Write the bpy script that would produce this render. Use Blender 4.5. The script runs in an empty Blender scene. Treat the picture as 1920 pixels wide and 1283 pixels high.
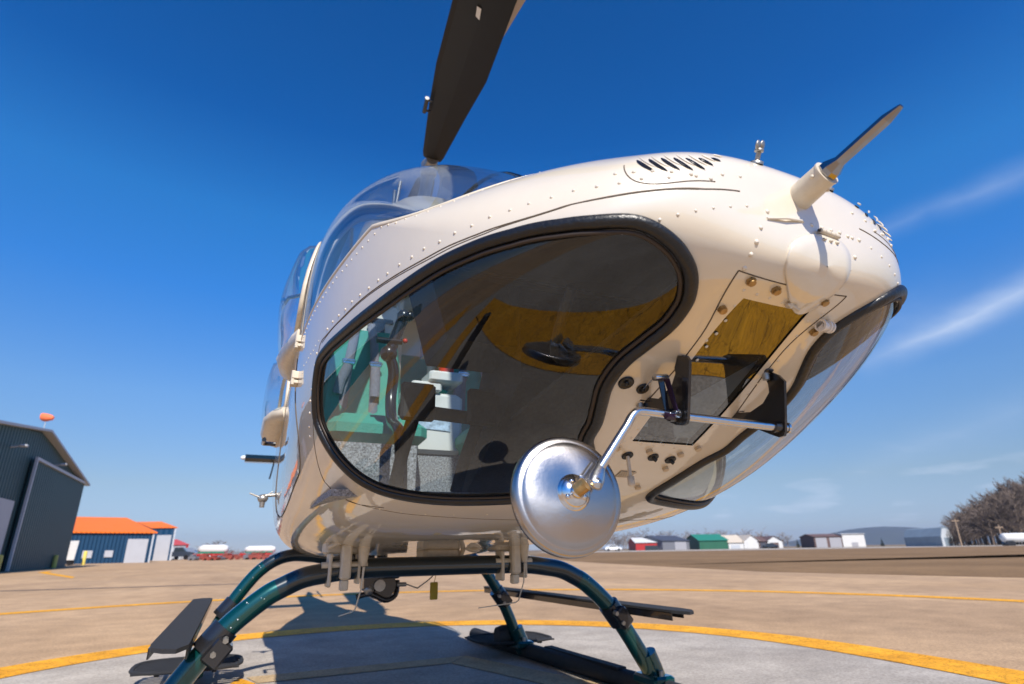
import bpy, math, random
from mathutils import Vector, Matrix
from mathutils.geometry import delaunay_2d_cdt
R = math.radians
random.seed(7)
SC = bpy.context.scene
COL = SC.collection
HAZE = 0.00019
S = 0.75                      # model units -> metres (applied to every top-level object at the end)
PI = math.pi

# ------------------------------------------------------------------ camera, sky, sun, exposure
CAM_PITCH, CAM_ROLL, HEAD, OFF, FPX, CH = 0.3516711, 0.0159089, 0.4341486, 0.9276095, 1064.987, 0.75
def ray(u, v):
    """direction through a pixel of the 1920 px wide photograph, in the world frame (helicopter axis = Y)"""
    a = (u-960)/FPX; b = (641.5-v)/FPX
    s, c = math.sin(-CAM_ROLL), math.cos(-CAM_ROLL)
    x = a*c-b*s; y = a*s+b*c
    d = (x, math.cos(CAM_PITCH)-y*math.sin(CAM_PITCH), math.sin(CAM_PITCH)+y*math.cos(CAM_PITCH))
    return Vector((d[0]*math.cos(HEAD)+d[1]*math.sin(HEAD), -d[0]*math.sin(HEAD)+d[1]*math.cos(HEAD), d[2]))
CAMP = Vector((-OFF, 0, CH))
def gw(X, Y, z=0.0):
    """ground frame of the viewpoint (X to the right, Y ahead) -> world"""
    return Vector((X*math.cos(HEAD)+Y*math.sin(HEAD)-OFF, -X*math.sin(HEAD)+Y*math.cos(HEAD), z))
def far(u, v, D):
    """the world point on pixel u,v at distance D ahead"""
    d = ray(u, v); X = d.x*math.cos(HEAD)-d.y*math.sin(HEAD); Y = d.x*math.sin(HEAD)+d.y*math.cos(HEAD)
    return gw(X/Y*D, D, CH+d.z/Y*D)
fw = ray(960, 641.5).normalized(); rt = (ray(961, 641.5)-ray(959, 641.5)).normalized(); up = rt.cross(fw)
cd = bpy.data.cameras.new('camera'); cam = bpy.data.objects.new('camera', cd); COL.objects.link(cam)
cam.matrix_world = Matrix((( rt.x, up.x, -fw.x, CAMP.x*S), (rt.y, up.y, -fw.y, CAMP.y*S), (rt.z, up.z, -fw.z, CAMP.z*S), (0, 0, 0, 1)))
cd.sensor_width = 36; cd.lens = 36*FPX/1920; cd.clip_start = .02; cd.clip_end = 20000
cd.dof.use_dof = True; cd.dof.focus_distance = 1.15; cd.dof.aperture_fstop = 5.0
SC.camera = cam
SUN = Vector((-.17, -.97, 1.0)).normalized()
W = bpy.data.worlds.new('World'); SC.world = W; W.use_nodes = True
nt = W.node_tree; N = nt.nodes; Lk = nt.links
for n in list(N): N.remove(n)
sky = N.new('ShaderNodeTexSky'); sky.sky_type = 'NISHITA'; sky.sun_disc = False
sky.sun_elevation = math.asin(SUN.z); sky.sun_rotation = math.atan2(SUN.x, SUN.y)
sky.air_density = 1.0; sky.dust_density = 0.25; sky.ozone_density = 4.0; sky.altitude = 800
hs = N.new('ShaderNodeHueSaturation'); hs.inputs['Saturation'].default_value = 1.0; hs.inputs['Value'].default_value = 1.0
Lk.new(sky.outputs[0], hs.inputs['Color'])
tc = N.new('ShaderNodeTexCoord')
def vmath(op, a, b=None):
    n = N.new('ShaderNodeVectorMath'); n.operation = op; Lk.new(a, n.inputs[0])
    if b is not None: n.inputs[1].default_value = b
    return n
def fmath(op, a, b=None, c=None, clamp=False):
    n = N.new('ShaderNodeMath'); n.operation = op; n.use_clamp = clamp
    for i, q in enumerate((a, b, c)):
        if q is None: continue
        if isinstance(q, (int, float)): n.inputs[i].default_value = q
        else: Lk.new(q, n.inputs[i])
    return n.outputs[0]
def streak(u0, v0, u1, v1, width, amp, seed):
    """a cirrus streak along the great circle through two sky directions"""
    A = ray(u0, v0).normalized(); B = ray(u1, v1).normalized(); nrm = A.cross(B).normalized(); mid = (A+B).normalized()
    d = vmath('DOT_PRODUCT', tc.outputs['Generated'], nrm).outputs['Value']
    al = vmath('DOT_PRODUCT', tc.outputs['Generated'], mid).outputs['Value']
    no = N.new('ShaderNodeTexNoise'); no.inputs['Scale'].default_value = 5; no.inputs['Detail'].default_value = 4
    ad = N.new('ShaderNodeVectorMath'); ad.operation = 'ADD'; Lk.new(tc.outputs['Generated'], ad.inputs[0]); ad.inputs[1].default_value = (seed, 0, 0)
    Lk.new(ad.outputs[0], no.inputs['Vector'])
    dd = fmath('ADD', d, fmath('MULTIPLY', fmath('SUBTRACT', no.outputs['Fac'], .5), width*1.2))
    g = fmath('SUBTRACT', 1.0, fmath('DIVIDE', fmath('ABSOLUTE', dd), width), clamp=True)
    g = fmath('MULTIPLY', g, g)
    half = math.cos(A.angle(B)/2)
    e = fmath('DIVIDE', fmath('SUBTRACT', al, half), max(1e-4, (1-half)*.9), clamp=True)
    n2 = N.new('ShaderNodeTexNoise'); n2.inputs['Scale'].default_value = 14; n2.inputs['Detail'].default_value = 6
    mp = N.new('ShaderNodeMapping'); mp.inputs['Rotation'].default_value = (0, R(30), R(20)); mp.inputs['Scale'].default_value = (1, 1, 3.0)
    Lk.new(tc.outputs['Generated'], mp.inputs[0]); Lk.new(mp.outputs[0], n2.inputs['Vector'])
    return fmath('MULTIPLY', fmath('MULTIPLY', fmath('MULTIPLY', g, e), fmath('ADD', n2.outputs['Fac'], .25)), amp)
parts = [streak(1600, 700, 2100, 440, .034, .62, 0), streak(1500, 640, 2150, 500, .09, .14, 3), streak(1740, 400, 2100, 250, .035, .26, 6),
         streak(1560, 480, 1800, 360, .03, .16, 9), streak(1560, 900, 2100, 700, .05, .12, 12)]
acc = parts[0]
for q in parts[1:]: acc = fmath('ADD', acc, q)
# small flat cumulus low on the right, thin mottling over the horizon
sep = N.new('ShaderNodeSeparateXYZ'); Lk.new(tc.outputs['Generated'], sep.inputs[0])
zc = sep.outputs['Z']
mp2 = N.new('ShaderNodeMapping'); mp2.inputs['Scale'].default_value = (9, 9, 46); Lk.new(tc.outputs['Generated'], mp2.inputs[0])
n3 = N.new('ShaderNodeTexNoise'); n3.inputs['Scale'].default_value = 1.0; n3.inputs['Detail'].default_value = 5; Lk.new(mp2.outputs[0], n3.inputs['Vector'])
band = fmath('MULTIPLY', fmath('DIVIDE', fmath('SUBTRACT', .15, zc), .10, clamp=True), fmath('DIVIDE', zc, .02, clamp=True))
rdir = ray(1750, 930).normalized()
side = fmath('DIVIDE', fmath('SUBTRACT', vmath('DOT_PRODUCT', tc.outputs['Generated'], rdir).outputs['Value'], .86), .10, clamp=True)
cum = fmath('MULTIPLY', fmath('MULTIPLY', fmath('DIVIDE', fmath('SUBTRACT', n3.outputs['Fac'], .54), .12, clamp=True), fmath('MULTIPLY', band, side)), .42)
acc = fmath('ADD', acc, cum, clamp=True)
cr = N.new('ShaderNodeValToRGB'); Lk.new(zc, cr.inputs[0]); e0 = cr.color_ramp.elements
for pos, c_ in ((0.0, (.36, .385, .50)), (.04, (.38, .40, .50)), (.10, (.455, .45, .462)), (.23, (.42, .58, .696)), (.388, (.173, .60, .96)), (.504, (.124, .643, 1.0)), (.626, (.024, .437, .85)), (.85, (.0, .36, .72))):
    e = e0[0] if pos == 0 else (e0[len(e0)-1] if pos == .85 else e0.new(pos)); e.position = pos; e.color = (*c_, 1)
grade = N.new('ShaderNodeMixRGB'); grade.blend_type = 'MULTIPLY'; grade.inputs[0].default_value = 1; Lk.new(hs.outputs[0], grade.inputs[1]); Lk.new(cr.outputs[0], grade.inputs[2])
mx = N.new('ShaderNodeMixRGB'); Lk.new(acc, mx.inputs[0]); Lk.new(grade.outputs[0], mx.inputs[1]); mx.inputs[2].default_value = (3.6, 4.1, 5.0, 1)
bg = N.new('ShaderNodeBackground'); bg.inputs['Strength'].default_value = 0.15
wo = N.new('ShaderNodeOutputWorld'); Lk.new(mx.outputs[0], bg.inputs[0]); Lk.new(bg.outputs[0], wo.inputs[0])
sl = bpy.data.lights.new('sun', 'SUN'); sl.energy = 5.0; sl.angle = R(.53); sl.color = (1, .93, .84)
so = bpy.data.objects.new('sun', sl); COL.objects.link(so); so.rotation_euler = SUN.to_track_quat('Z', 'Y').to_euler(); so.location = (0, 0, 30)
SC.view_settings.view_transform = 'Standard'; SC.view_settings.look = 'None'; SC.view_settings.exposure = 0.45; SC.view_settings.gamma = 1
SC.render.engine = 'CYCLES'
SC.cycles.max_bounces = 10; SC.cycles.transparent_max_bounces = 24; SC.cycles.glossy_bounces = 5; SC.cycles.caustics_reflective = False; SC.cycles.caustics_refractive = False

# ------------------------------------------------------------------ materials
def pm(name, col, rough=.5, metal=0., coat=0., spec=.5, var=0., vscale=6., bump=0., bscale=60., coatr=.03, detail=6., dark=None):
    m = bpy.data.materials.new(name); m.use_nodes = True; t = m.node_tree; b = t.nodes['Principled BSDF']
    b.inputs['Base Color'].default_value = (*col, 1); b.inputs['Roughness'].default_value = rough; b.inputs['Metallic'].default_value = metal
    b.inputs['Coat Weight'].default_value = coat; b.inputs['Coat Roughness'].default_value = coatr; b.inputs['Coat IOR'].default_value = 1.85 if name == 'cream_paint' else 1.5; b.inputs['Specular IOR Level'].default_value = spec
    if var or bump:
        co = t.nodes.new('ShaderNodeTexCoord')
    if var:
        no = t.nodes.new('ShaderNodeTexNoise'); no.inputs['Scale'].default_value = vscale; no.inputs['Detail'].default_value = detail; no.inputs['Roughness'].default_value = .62
        t.links.new(co.outputs['Object'], no.inputs['Vector'])
        r = t.nodes.new('ShaderNodeValToRGB'); r.color_ramp.elements[0].position = .3; r.color_ramp.elements[1].position = .7
        d = dark or tuple(c*(1-var) for c in col); l = tuple(min(1, c*(1+var*.6)) for c in col)
        r.color_ramp.elements[0].color = (*d, 1); r.color_ramp.elements[1].color = (*l, 1)
        t.links.new(no.outputs['Fac'], r.inputs[0]); t.links.new(r.outputs[0], b.inputs['Base Color'])
    if bump:
        n2 = t.nodes.new('ShaderNodeTexNoise'); n2.inputs['Scale'].default_value = bscale; n2.inputs['Detail'].default_value = 4
        t.links.new(co.outputs['Object'], n2.inputs['Vector'])
        bp = t.nodes.new('ShaderNodeBump'); bp.inputs['Strength'].default_value = bump; bp.inputs['Distance'].default_value = .01
        t.links.new(n2.outputs['Fac'], bp.inputs['Height']); t.links.new(bp.outputs[0], b.inputs['Normal'])
        if coat: t.links.new(bp.outputs[0], b.inputs['Coat Normal'])
    return m
def glass(name, tint, refl_ior=1.5, dirt=.02, bump=0.):
    m = bpy.data.materials.new(name); m.use_nodes = True; t = m.node_tree
    for n in list(t.nodes): t.nodes.remove(n)
    o = t.nodes.new('ShaderNodeOutputMaterial'); tr = t.nodes.new('ShaderNodeBsdfTransparent'); tr.inputs[0].default_value = (*tint, 1)
    gl = t.nodes.new('ShaderNodeBsdfGlossy'); gl.inputs['Roughness'].default_value = .01; gl.inputs[0].default_value = (.95, .95, .95, 1)
    fr = t.nodes.new('ShaderNodeFresnel'); fr.inputs[0].default_value = refl_ior
    # same reflectance from both faces of the thin pane
    geo = t.nodes.new('ShaderNodeNewGeometry')
    lw = t.nodes.new('ShaderNodeLayerWeight'); lw.inputs['Blend'].default_value = .5
    pw = t.nodes.new('ShaderNodeMath'); pw.operation = 'POWER'; pw.inputs[1].default_value = 4.0; t.links.new(lw.outputs['Facing'], pw.inputs[0])
    ml = t.nodes.new('ShaderNodeMath'); ml.operation = 'MULTIPLY_ADD'; ml.inputs[1].default_value = .9; ml.inputs[2].default_value = refl_ior; t.links.new(pw.outputs[0], ml.inputs[0])
    mixs = t.nodes.new('ShaderNodeMixShader'); t.links.new(ml.outputs[0], mixs.inputs[0]); t.links.new(tr.outputs[0], mixs.inputs[1]); t.links.new(gl.outputs[0], mixs.inputs[2])
    t.nodes.remove(fr); t.nodes.remove(geo)
    df = t.nodes.new('ShaderNodeBsdfDiffuse'); df.inputs[0].default_value = (.6, .58, .55, 1)
    co = t.nodes.new('ShaderNodeTexCoord'); no = t.nodes.new('ShaderNodeTexNoise'); no.inputs['Scale'].default_value = 9; no.inputs['Detail'].default_value = 8
    t.links.new(co.outputs['Object'], no.inputs['Vector'])
    q = t.nodes.new('ShaderNodeMath'); q.operation = 'MULTIPLY'; q.inputs[1].default_value = dirt*2; t.links.new(no.outputs['Fac'], q.inputs[0])
    m2 = t.nodes.new('ShaderNodeMixShader'); t.links.new(q.outputs[0], m2.inputs[0]); t.links.new(mixs.outputs[0], m2.inputs[1]); t.links.new(df.outputs[0], m2.inputs[2])
    if bump:
        n2 = t.nodes.new('ShaderNodeTexNoise'); n2.inputs['Scale'].default_value = 3; t.links.new(co.outputs['Object'], n2.inputs['Vector'])
        bp = t.nodes.new('ShaderNodeBump'); bp.inputs['Strength'].default_value = bump; bp.inputs['Distance'].default_value = .02
        t.links.new(n2.outputs['Fac'], bp.inputs['Height']); t.links.new(bp.outputs[0], gl.inputs['Normal'])
    t.links.new(m2.outputs[0], o.inputs[0])
    return m
M = {}
M['cream'] = pm('cream_paint', (.69, .62, .505), .42, 0, .95, .5, .07, 2.2, .11, 5., .02)
M['cream_matte'] = pm('cream_hardware', (.60, .53, .42), .45, 0, .2, .5, .12, 30.)
M['gap'] = pm('panel_gap', (.10, .075, .05), .8)
M['lining'] = pm('cabin_lining', (.30, .29, .27), .85, var=.2)
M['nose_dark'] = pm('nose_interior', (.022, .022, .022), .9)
M['rubber'] = pm('black_rubber', (.008, .008, .009), .36, 0, 0, .5, .3, 40., .15, 120.)
M['rubber_dull'] = pm('inner_rubber', (.03, .018, .010), .55)
M['black'] = pm('black_paint', (.012, .012, .014), .25, 0, .4)
M['blackmatte'] = pm('black_matte', (.02, .02, .022), .7, var=.3, vscale=40)
M['grip'] = pm('grip_tape', (.018, .019, .023), .8, 0, 0, .6, .3, 200., .8, 400.)
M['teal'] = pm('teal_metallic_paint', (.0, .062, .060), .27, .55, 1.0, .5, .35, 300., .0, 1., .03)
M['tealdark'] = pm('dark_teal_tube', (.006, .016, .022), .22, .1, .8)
M['alu'] = pm('brushed_aluminium', (.62, .63, .66), .26, 1., 0, .5, .06, 8., .12, 25.)
M['chrome'] = pm('polished_steel', (.66, .67, .70), .14, 1., 0, .5, .06, 20., .10, 14.)
M['discm'] = pm('spun_steel_disc', (.42, .405, .41), .27, 1., 0, .5, .05, 14., .03, 60.)
_t = M['discm'].node_tree; _b = _t.nodes['Principled BSDF']; _b.inputs['Anisotropic'].default_value = .65
_g = _t.nodes.new('ShaderNodeTangent'); _g.direction_type = 'RADIAL'; _g.axis = 'Y'; _t.links.new(_g.outputs[0], _b.inputs['Tangent'])
M['darkchrome'] = pm('dark_chrome', (.34, .335, .34), .07, 1.)
M['brass'] = pm('cadmium_bolt', (.42, .28, .12), .38, .8, 0, .5, .3, 120.)
M['steel'] = pm('dull_steel', (.38, .36, .33), .4, .8, var=.2, vscale=60)
M['brownbolt'] = pm('painted_bolt', (.50, .40, .27), .5)
M['purple'] = pm('purple_anodised', (.045, .02, .05), .3, .7)
M['green'] = pm('turquoise_upholstery', (.03, .30, .23), .6, 0, 0, .4, .1, 25., .2, 120.)
M['white_shell'] = pm('white_seat_shell', (.72, .72, .68), .5, var=.06)
M['belt'] = pm('grey_webbing', (.20, .21, .26), .75, var=.2, vscale=90, bump=.4, bscale=300)
M['carpet'] = pm('speckled_grey_carpet', (.30, .31, .33), .95, var=.75, vscale=120, detail=2)
M['red'] = pm('red_paint', (.55, .03, .02), .4)
M['label'] = pm('paper_label', (.75, .76, .80), .7)
M['beige'] = pm('beige_panel', (.62, .57, .48), .6, var=.05)
M['wind'] = glass('windshield_glass', (.84, .90, .94), .035, .006, .06)
M['chin'] = glass('chin_window_glass', (.70, .74, .73), .056, .007, .10)
M['lamp_glass'] = glass('landing_light_glass', (.50, .50, .47), .15, .012, .05)
M['blade'] = pm('matt_black_blade', (.005, .0045, .0045), .55, var=.25, vscale=12)
M['bladeedge'] = pm('blade_trailing_strip', (.40, .33, .28), .5)
M['mesh'] = pm('perforated_vent', (.16, .12, .07), .6)

# ------------------------------------------------------------------ mesh helpers
class MB:
    def __init__(s): s.v = []; s.f = []; s.m = []; s.sm = []
    def add(s, vs, fs, mi=0, sm=False):
        o = len(s.v); s.v += [tuple(p) for p in vs]
        for f in fs: s.f.append([o+i for i in f]); s.m.append(mi); s.sm.append(sm)
        return s
    def box(s, a, b, mi=0, M4=None, bev=0.):
        x0, y0, z0 = a; x1, y1, z1 = b
        if bev > 0:
            vs = []; B = bev
            for z, i in ((z0, B), (z0+B, 0), (z1-B, 0), (z1, B)):
                for x, y in ((x0+i+B*0, y0+i+B), (x0+i+B, y0+i), (x1-i-B, y0+i), (x1-i, y0+i+B), (x1-i, y1-i-B), (x1-i-B, y1-i), (x0+i+B, y1-i), (x0+i, y1-i-B)): vs.append(Vector((x, y, z)))
            fs = [list(range(7, -1, -1)), list(range(24, 32))]
            for k in range(3):
                for i in range(8): fs.append([k*8+i, k*8+(i+1) % 8, (k+1)*8+(i+1) % 8, (k+1)*8+i])
        else:
            vs = [Vector(p) for p in ((x0, y0, z0), (x1, y0, z0), (x1, y1, z0), (x0, y1, z0), (x0, y0, z1), (x1, y0, z1), (x1, y1, z1), (x0, y1, z1))]
            fs = [[3, 2, 1, 0], [4, 5, 6, 7], [0, 1, 5, 4], [1, 2, 6, 5], [2, 3, 7, 6], [3, 0, 4, 7]]
        if M4 is not None: vs = [M4 @ p for p in vs]
        return s.add(vs, fs, mi)
    def tube(s, pts, r, n=12, mi=0, cap=True, closed=False, rads=None, flat=1.0, upv=None):
        pts = [Vector(p) for p in pts]; k = len(pts); vs = []
        nrm = None
        for i in range(k):
            a = pts[i-1] if (i > 0 or closed) else pts[i]; b = pts[(i+1) % k] if (i < k-1 or closed) else pts[i]
            t = (b-a).normalized()
            if upv is not None:
                u_ = upv[i] if isinstance(upv, list) else Vector(upv)
                nrm = (u_-t*u_.dot(t)).normalized()
            elif nrm is None:
                q = Vector((0, 0, 1)) if abs(t.z) < .9 else Vector((1, 0, 0)); nrm = (q-t*q.dot(t)).normalized()
            else: nrm = (nrm-t*nrm.dot(t)).normalized()
            bi = t.cross(nrm); rr = rads[i] if rads else r
            for j in range(n):
                an = 2*PI*j/n; vs.append(pts[i]+nrm*(math.cos(an)*rr*flat)+bi*(math.sin(an)*rr))
        fs = []
        for i in range(k if closed else k-1):
            for j in range(n):
                a = i*n+j; b = i*n+(j+1) % n; c2 = ((i+1) % k)*n
                fs.append([a, b, c2+(j+1) % n, c2+j])
        s.add(vs, fs, mi, True)
        if cap and not closed:
            s.add(vs[:n], [list(range(n-1, -1, -1))], mi); s.add(vs[-n:], [list(range(n))], mi)
        return s
    def cyl(s, a, b, r, n=14, mi=0, r2=None): return s.tube([a, b], r, n, mi, rads=[r, r if r2 is None else r2])
    def lathe(s, prof, org, axis, n=32, mi=0, cap=False):
        """prof: (radius, height) pairs along axis"""
        axis = Vector(axis).normalized(); q = Vector((0, 0, 1)) if abs(axis.z) < .9 else Vector((1, 0, 0))
        u_ = (q-axis*q.dot(axis)).normalized(); w_ = axis.cross(u_); org = Vector(org); vs = []
        for r, h_ in prof:
            for j in range(n): an = 2*PI*j/n; vs.append(org+axis*h_+(u_*math.cos(an)+w_*math.sin(an))*r)
        fs = [[i*n+j, i*n+(j+1) % n, (i+1)*n+(j+1) % n, (i+1)*n+j] for i in range(len(prof)-1) for j in range(n)]
        return s.add(vs, fs, mi, True)
    def ball(s, c, r, n=10, mi=0, sc=(1, 1, 1), M4=None):
        c = Vector(c); vs = []; m_ = n//2
        for i in range(m_+1):
            th = PI*i/m_
            for j in range(n):
                p = Vector((math.sin(th)*math.cos(2*PI*j/n)*sc[0], math.sin(th)*math.sin(2*PI*j/n)*sc[1], math.cos(th)*sc[2]))*r
                if M4 is not None: p = M4 @ p
                vs.append(c+p)
        fs = [[i*n+j, (i+1)*n+j, (i+1)*n+(j+1) % n, i*n+(j+1) % n] for i in range(m_) for j in range(n)]
        return s.add(vs, fs, mi, True)
    def prism(s, poly, off, mi=0):
        """closed 3D polygon extruded by vector off"""
        n = len(poly); off = Vector(off); vs = [Vector(p) for p in poly]+[Vector(p)+off for p in poly]
        fs = [list(range(n-1, -1, -1)), list(range(n, 2*n))]+[[i, (i+1) % n, n+(i+1) % n, n+i] for i in range(n)]
        return s.add(vs, fs, mi)
    def loft(s, rings, mi=0, cap=True, sm=True):
        n = len(rings[0]); vs = [p for r_ in rings for p in r_]
        fs = [[i*n+j, i*n+(j+1) % n, (i+1)*n+(j+1) % n, (i+1)*n+j] for i in range(len(rings)-1) for j in range(n)]
        s.add(vs, fs, mi, sm)
        if cap: s.add(rings[0], [list(range(n-1, -1, -1))], mi); s.add(rings[-1], [list(range(n))], mi)
        return s
    def build(s, name, mats, parent=None, origin=None):
        me = bpy.data.meshes.new(name)
        vs = s.v
        if origin is not None: vs = [(p[0]-origin[0], p[1]-origin[1], p[2]-origin[2]) for p in vs]
        me.from_pydata(vs, [], s.f)
        if not isinstance(mats, (list, tuple)): mats = [mats]
        for m in mats: me.materials.append(m)
        me.polygons.foreach_set('material_index', s.m); me.polygons.foreach_set('use_smooth', s.sm); me.update()
        o = bpy.data.objects.new(name, me); COL.objects.link(o)
        if parent: o.parent = parent
        if origin is not None: o.location = origin
        return o
def tag(o, label=None, cat=None, group=None, kind=None):
    if label: o['label'] = label
    if cat: o['category'] = cat
    if group: o['group'] = group
    if kind: o['kind'] = kind
    return o
def empty(name, loc=(0, 0, 0)):
    o = bpy.data.objects.new(name, None); COL.objects.link(o); o.location = loc; o.empty_display_size = .2
    return o
def catmull(P, n=6, closed=False):
    P = [Vector(p) for p in P]; k = len(P); out = []
    for i in range(k if closed else k-1):
        p0 = P[i-1] if (i > 0 or closed) else P[0]; p1 = P[i]; p2 = P[(i+1) % k]; p3 = P[(i+2) % k] if (i+2 < k or closed) else P[-1]
        for j in range(n):
            t = j/n
            out.append(.5*((2*p1)+(p2-p0)*t+(2*p0-5*p1+4*p2-p3)*t*t+(3*p1-p0-3*p2+p3)*t**3))
    if not closed: out.append(P[-1])
    return out

# ------------------------------------------------------------------ the ground
def ground_mat(name, cols, scales, bump, rough=.9, cracks=0., patches=None):
    m = bpy.data.materials.new(name); m.use_nodes = True; t = m.node_tree; b = t.nodes['Principled BSDF']; b.inputs['Roughness'].default_value = rough
    b.inputs['Specular IOR Level'].default_value = .25
    co = t.nodes.new('ShaderNodeTexCoord')
    def noise(sc, det, dist=0., stretch=None):
        n = t.nodes.new('ShaderNodeTexNoise'); n.inputs['Scale'].default_value = sc; n.inputs['Detail'].default_value = det; n.inputs['Distortion'].default_value = dist
        if stretch:
            mp = t.nodes.new('ShaderNodeMapping'); mp.inputs['Scale'].default_value = stretch; mp.inputs['Rotation'].default_value = (0, 0, .3); t.links.new(co.outputs['Object'], mp.inputs[0]); t.links.new(mp.outputs[0], n.inputs['Vector'])
        else: t.links.new(co.outputs['Object'], n.inputs['Vector'])
        return n.outputs['Fac']
    def ramp(fac, p0, c0, p1, c1):
        r = t.nodes.new('ShaderNodeValToRGB'); r.color_ramp.elements[0].position = p0; r.color_ramp.elements[1].position = p1
        r.color_ramp.elements[0].color = (*c0, 1); r.color_ramp.elements[1].color = (*c1, 1); t.links.new(fac, r.inputs[0]); return r.outputs[0]
    def mix(kind, f, a, c2):
        n = t.nodes.new('ShaderNodeMixRGB'); n.blend_type = kind; n.inputs[0].default_value = f; t.links.new(a, n.inputs[1]); t.links.new(c2, n.inputs[2]); return n.outputs[0]
    base = ramp(noise(scales[0], 5, .4), .35, cols[0], .65, cols[1])
    mid = ramp(noise(scales[1], 6), .3, (.72, .72, .72), .7, (1.12, 1.12, 1.12))
    fine = ramp(noise(scales[2], 3), .25, (.55, .53, .52), .75, (1.25, 1.25, 1.22))
    c_ = mix('MULTIPLY', .7, base, mid); c_ = mix('MULTIPLY', .75, c_, fine)
    if patches: c_ = mix('MULTIPLY', patches, c_, ramp(noise(.35, 3, 1.2, (1, .25, 1)), .42, (.80, .80, .82), .6, (1.05, 1.05, 1.04)))
    if cracks:
        v = t.nodes.new('ShaderNodeTexVoronoi'); v.feature = 'DISTANCE_TO_EDGE'; v.inputs['Scale'].default_value = cracks
        w = t.nodes.new('ShaderNodeTexNoise'); w.inputs['Scale'].default_value = cracks*1.5; w.inputs['Detail'].default_value = 4; t.links.new(co.outputs['Object'], w.inputs['Vector'])
        va = t.nodes.new('ShaderNodeMixRGB'); va.blend_type = 'ADD'; va.inputs[0].default_value = .12; t.links.new(co.outputs['Object'], va.inputs[1]); t.links.new(w.outputs['Color'], va.inputs[2])
        t.links.new(va.outputs[0], v.inputs['Vector'])
        c_ = mix('MULTIPLY', .8, c_, ramp(v.outputs['Distance'], .0, (.12, .10, .08), .022, (1, 1, 1)))
    t.links.new(c_, b.inputs['Base Color'])
    n2 = noise(scales[2]*1.2, 3); bp = t.nodes.new('ShaderNodeBump'); bp.inputs['Strength'].default_value = bump; bp.inputs['Distance'].default_value = .006
    t.links.new(n2, bp.inputs['Height']); t.links.new(bp.outputs[0], b.inputs['Normal'])
    return m
M['tarmac'] = ground_mat('tan_asphalt', ((.43, .285, .165), (.51, .345, .205)), (.25, 2.5, 55), .5, .9, 0, .6)
M['padc'] = ground_mat('grey_concrete', ((.38, .335, .285), (.47, .425, .37)), (.7, 3, 70), .35, .85, 0, .5)
M['yellow'] = ground_mat('yellow_line_paint', ((.74, .33, .012), (.86, .41, .02)), (2., 8, 60), .4, .7, 9.)
M['worn_shaded'] = ground_mat('worn_shaded_line_paint', ((.46, .34, .20), (.52, .37, .20)), (2., 6, 60), .4, .8, 0)  # faded line paint, with greying from the helicopter's shadow put into its colour
M['grass'] = ground_mat('dry_winter_grass', ((.185, .110, .050), (.25, .152, .073)), (.12, .9, 12), .8, 1., 0, 0)
M['field'] = ground_mat('distant_dry_field', ((.16, .12, .075), (.26, .19, .12)), (.02, .15, 2), .5, 1.)
M['runway'] = ground_mat('pale_runway', ((.40, .37, .33), (.48, .44, .40)), (.05, .4, 3), .3, .9)
M['seal'] = pm('dark_line', (.03, .028, .026), .6)  # near-black colour of the thin line on the tarmac
def sheet(name, poly, z, mat, kind='structure', label=None, cat=None):
    b = MB(); b.add([(p[0], p[1], z) for p in poly], [list(range(len(poly)))], 0)
    o = b.build(name, mat); tag(o, kind=kind, label=label, cat=cat); return o
def G(u, v):
    d = ray(u, v); k = -CH/d.z; return (CAMP.x+d.x*k, CAMP.y+d.y*k)
sheet('ground', [(6500*math.cos(a*PI/24), 6500*math.sin(a*PI/24)) for a in range(48)], 0, M['field'])
tp = [(17, -60), (14.9, 0), G(1919, 1084), G(1440, 1073), G(1200, 1060.5), G(1074, 1053), G(1000, 1044.5)]+[tuple(gw(2, 190)[:2]), tuple(gw(-220, 210)[:2]), tuple(gw(-220, -60)[:2])]
sheet('tarmac', tp, .004, M['tarmac'])
gp_ = [(15, 0), G(1919, 1084), G(1440, 1073), G(1200, 1060.5), G(1074, 1053), G(1000, 1044.5), tuple(gw(6, 148)[:2]), tuple(gw(500, 120)[:2]), (500, 0)]
o = sheet('grass', gp_, .008, M['grass'], kind='stuff', label='strip of dry brown grass between the tarmac and the pale runway', cat='grass')
sheet('runway', [tuple(gw(8, 150)[:2]), tuple(gw(520, 122)[:2]), tuple(gw(560, 170)[:2]), tuple(gw(8, 215)[:2])], .012, M['runway'])
PC = Vector((.227, 3.56, 0))
def arc_pts(r, n=128): return [(PC.x+r*math.cos(2*PI*i/n), PC.y+r*math.sin(2*PI*i/n)*(1 if i < n/2 else 1.6)) for i in range(n)]
sheet('helipad', arc_pts(3.05), .008, M['padc'])
def ring(name, r, w, z, mat, label):
    b = MB(); n = 160; vs = []
    for i in range(n):
        a = 2*PI*i/n; e = 1 if math.sin(a) > 0 else 1.6; vs += [(PC.x+(r-w/2)*math.cos(a), PC.y+(r-w/2)*math.sin(a)*e, z), (PC.x+(r+w/2)*math.cos(a), PC.y+(r+w/2)*math.sin(a)*e, z)]
    b.add(vs, [[2*i, 2*i+1, 2*((i+1) % n)+1, 2*((i+1) % n)] for i in range(n) if r > 5 or math.sin(2*PI*i/n) > -.45], 0)
    return tag(b.build(name, mat), kind='structure')
ring('painted_line', 3.2, .42, .012, M['yellow'], '')
ring('painted_line', 8.66, .36, .008, M['yellow'], '')
sheet('painted_marking', [(-.70, 4.27), (.55, 4.31), (.74, 4.54), (-.76, 4.50)], .012, M['worn_shaded'])
sheet('painted_marking', [(.56, 4.31), (1.50, 1.07), (1.76, 1.07), (.75, 4.54)], .012, M['worn_shaded'])
sheet('painted_marking', [(-.71, 4.27), (-1.62, 1.07), (-1.88, 1.07), (-.80, 4.50)], .012, M['yellow'])
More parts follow.
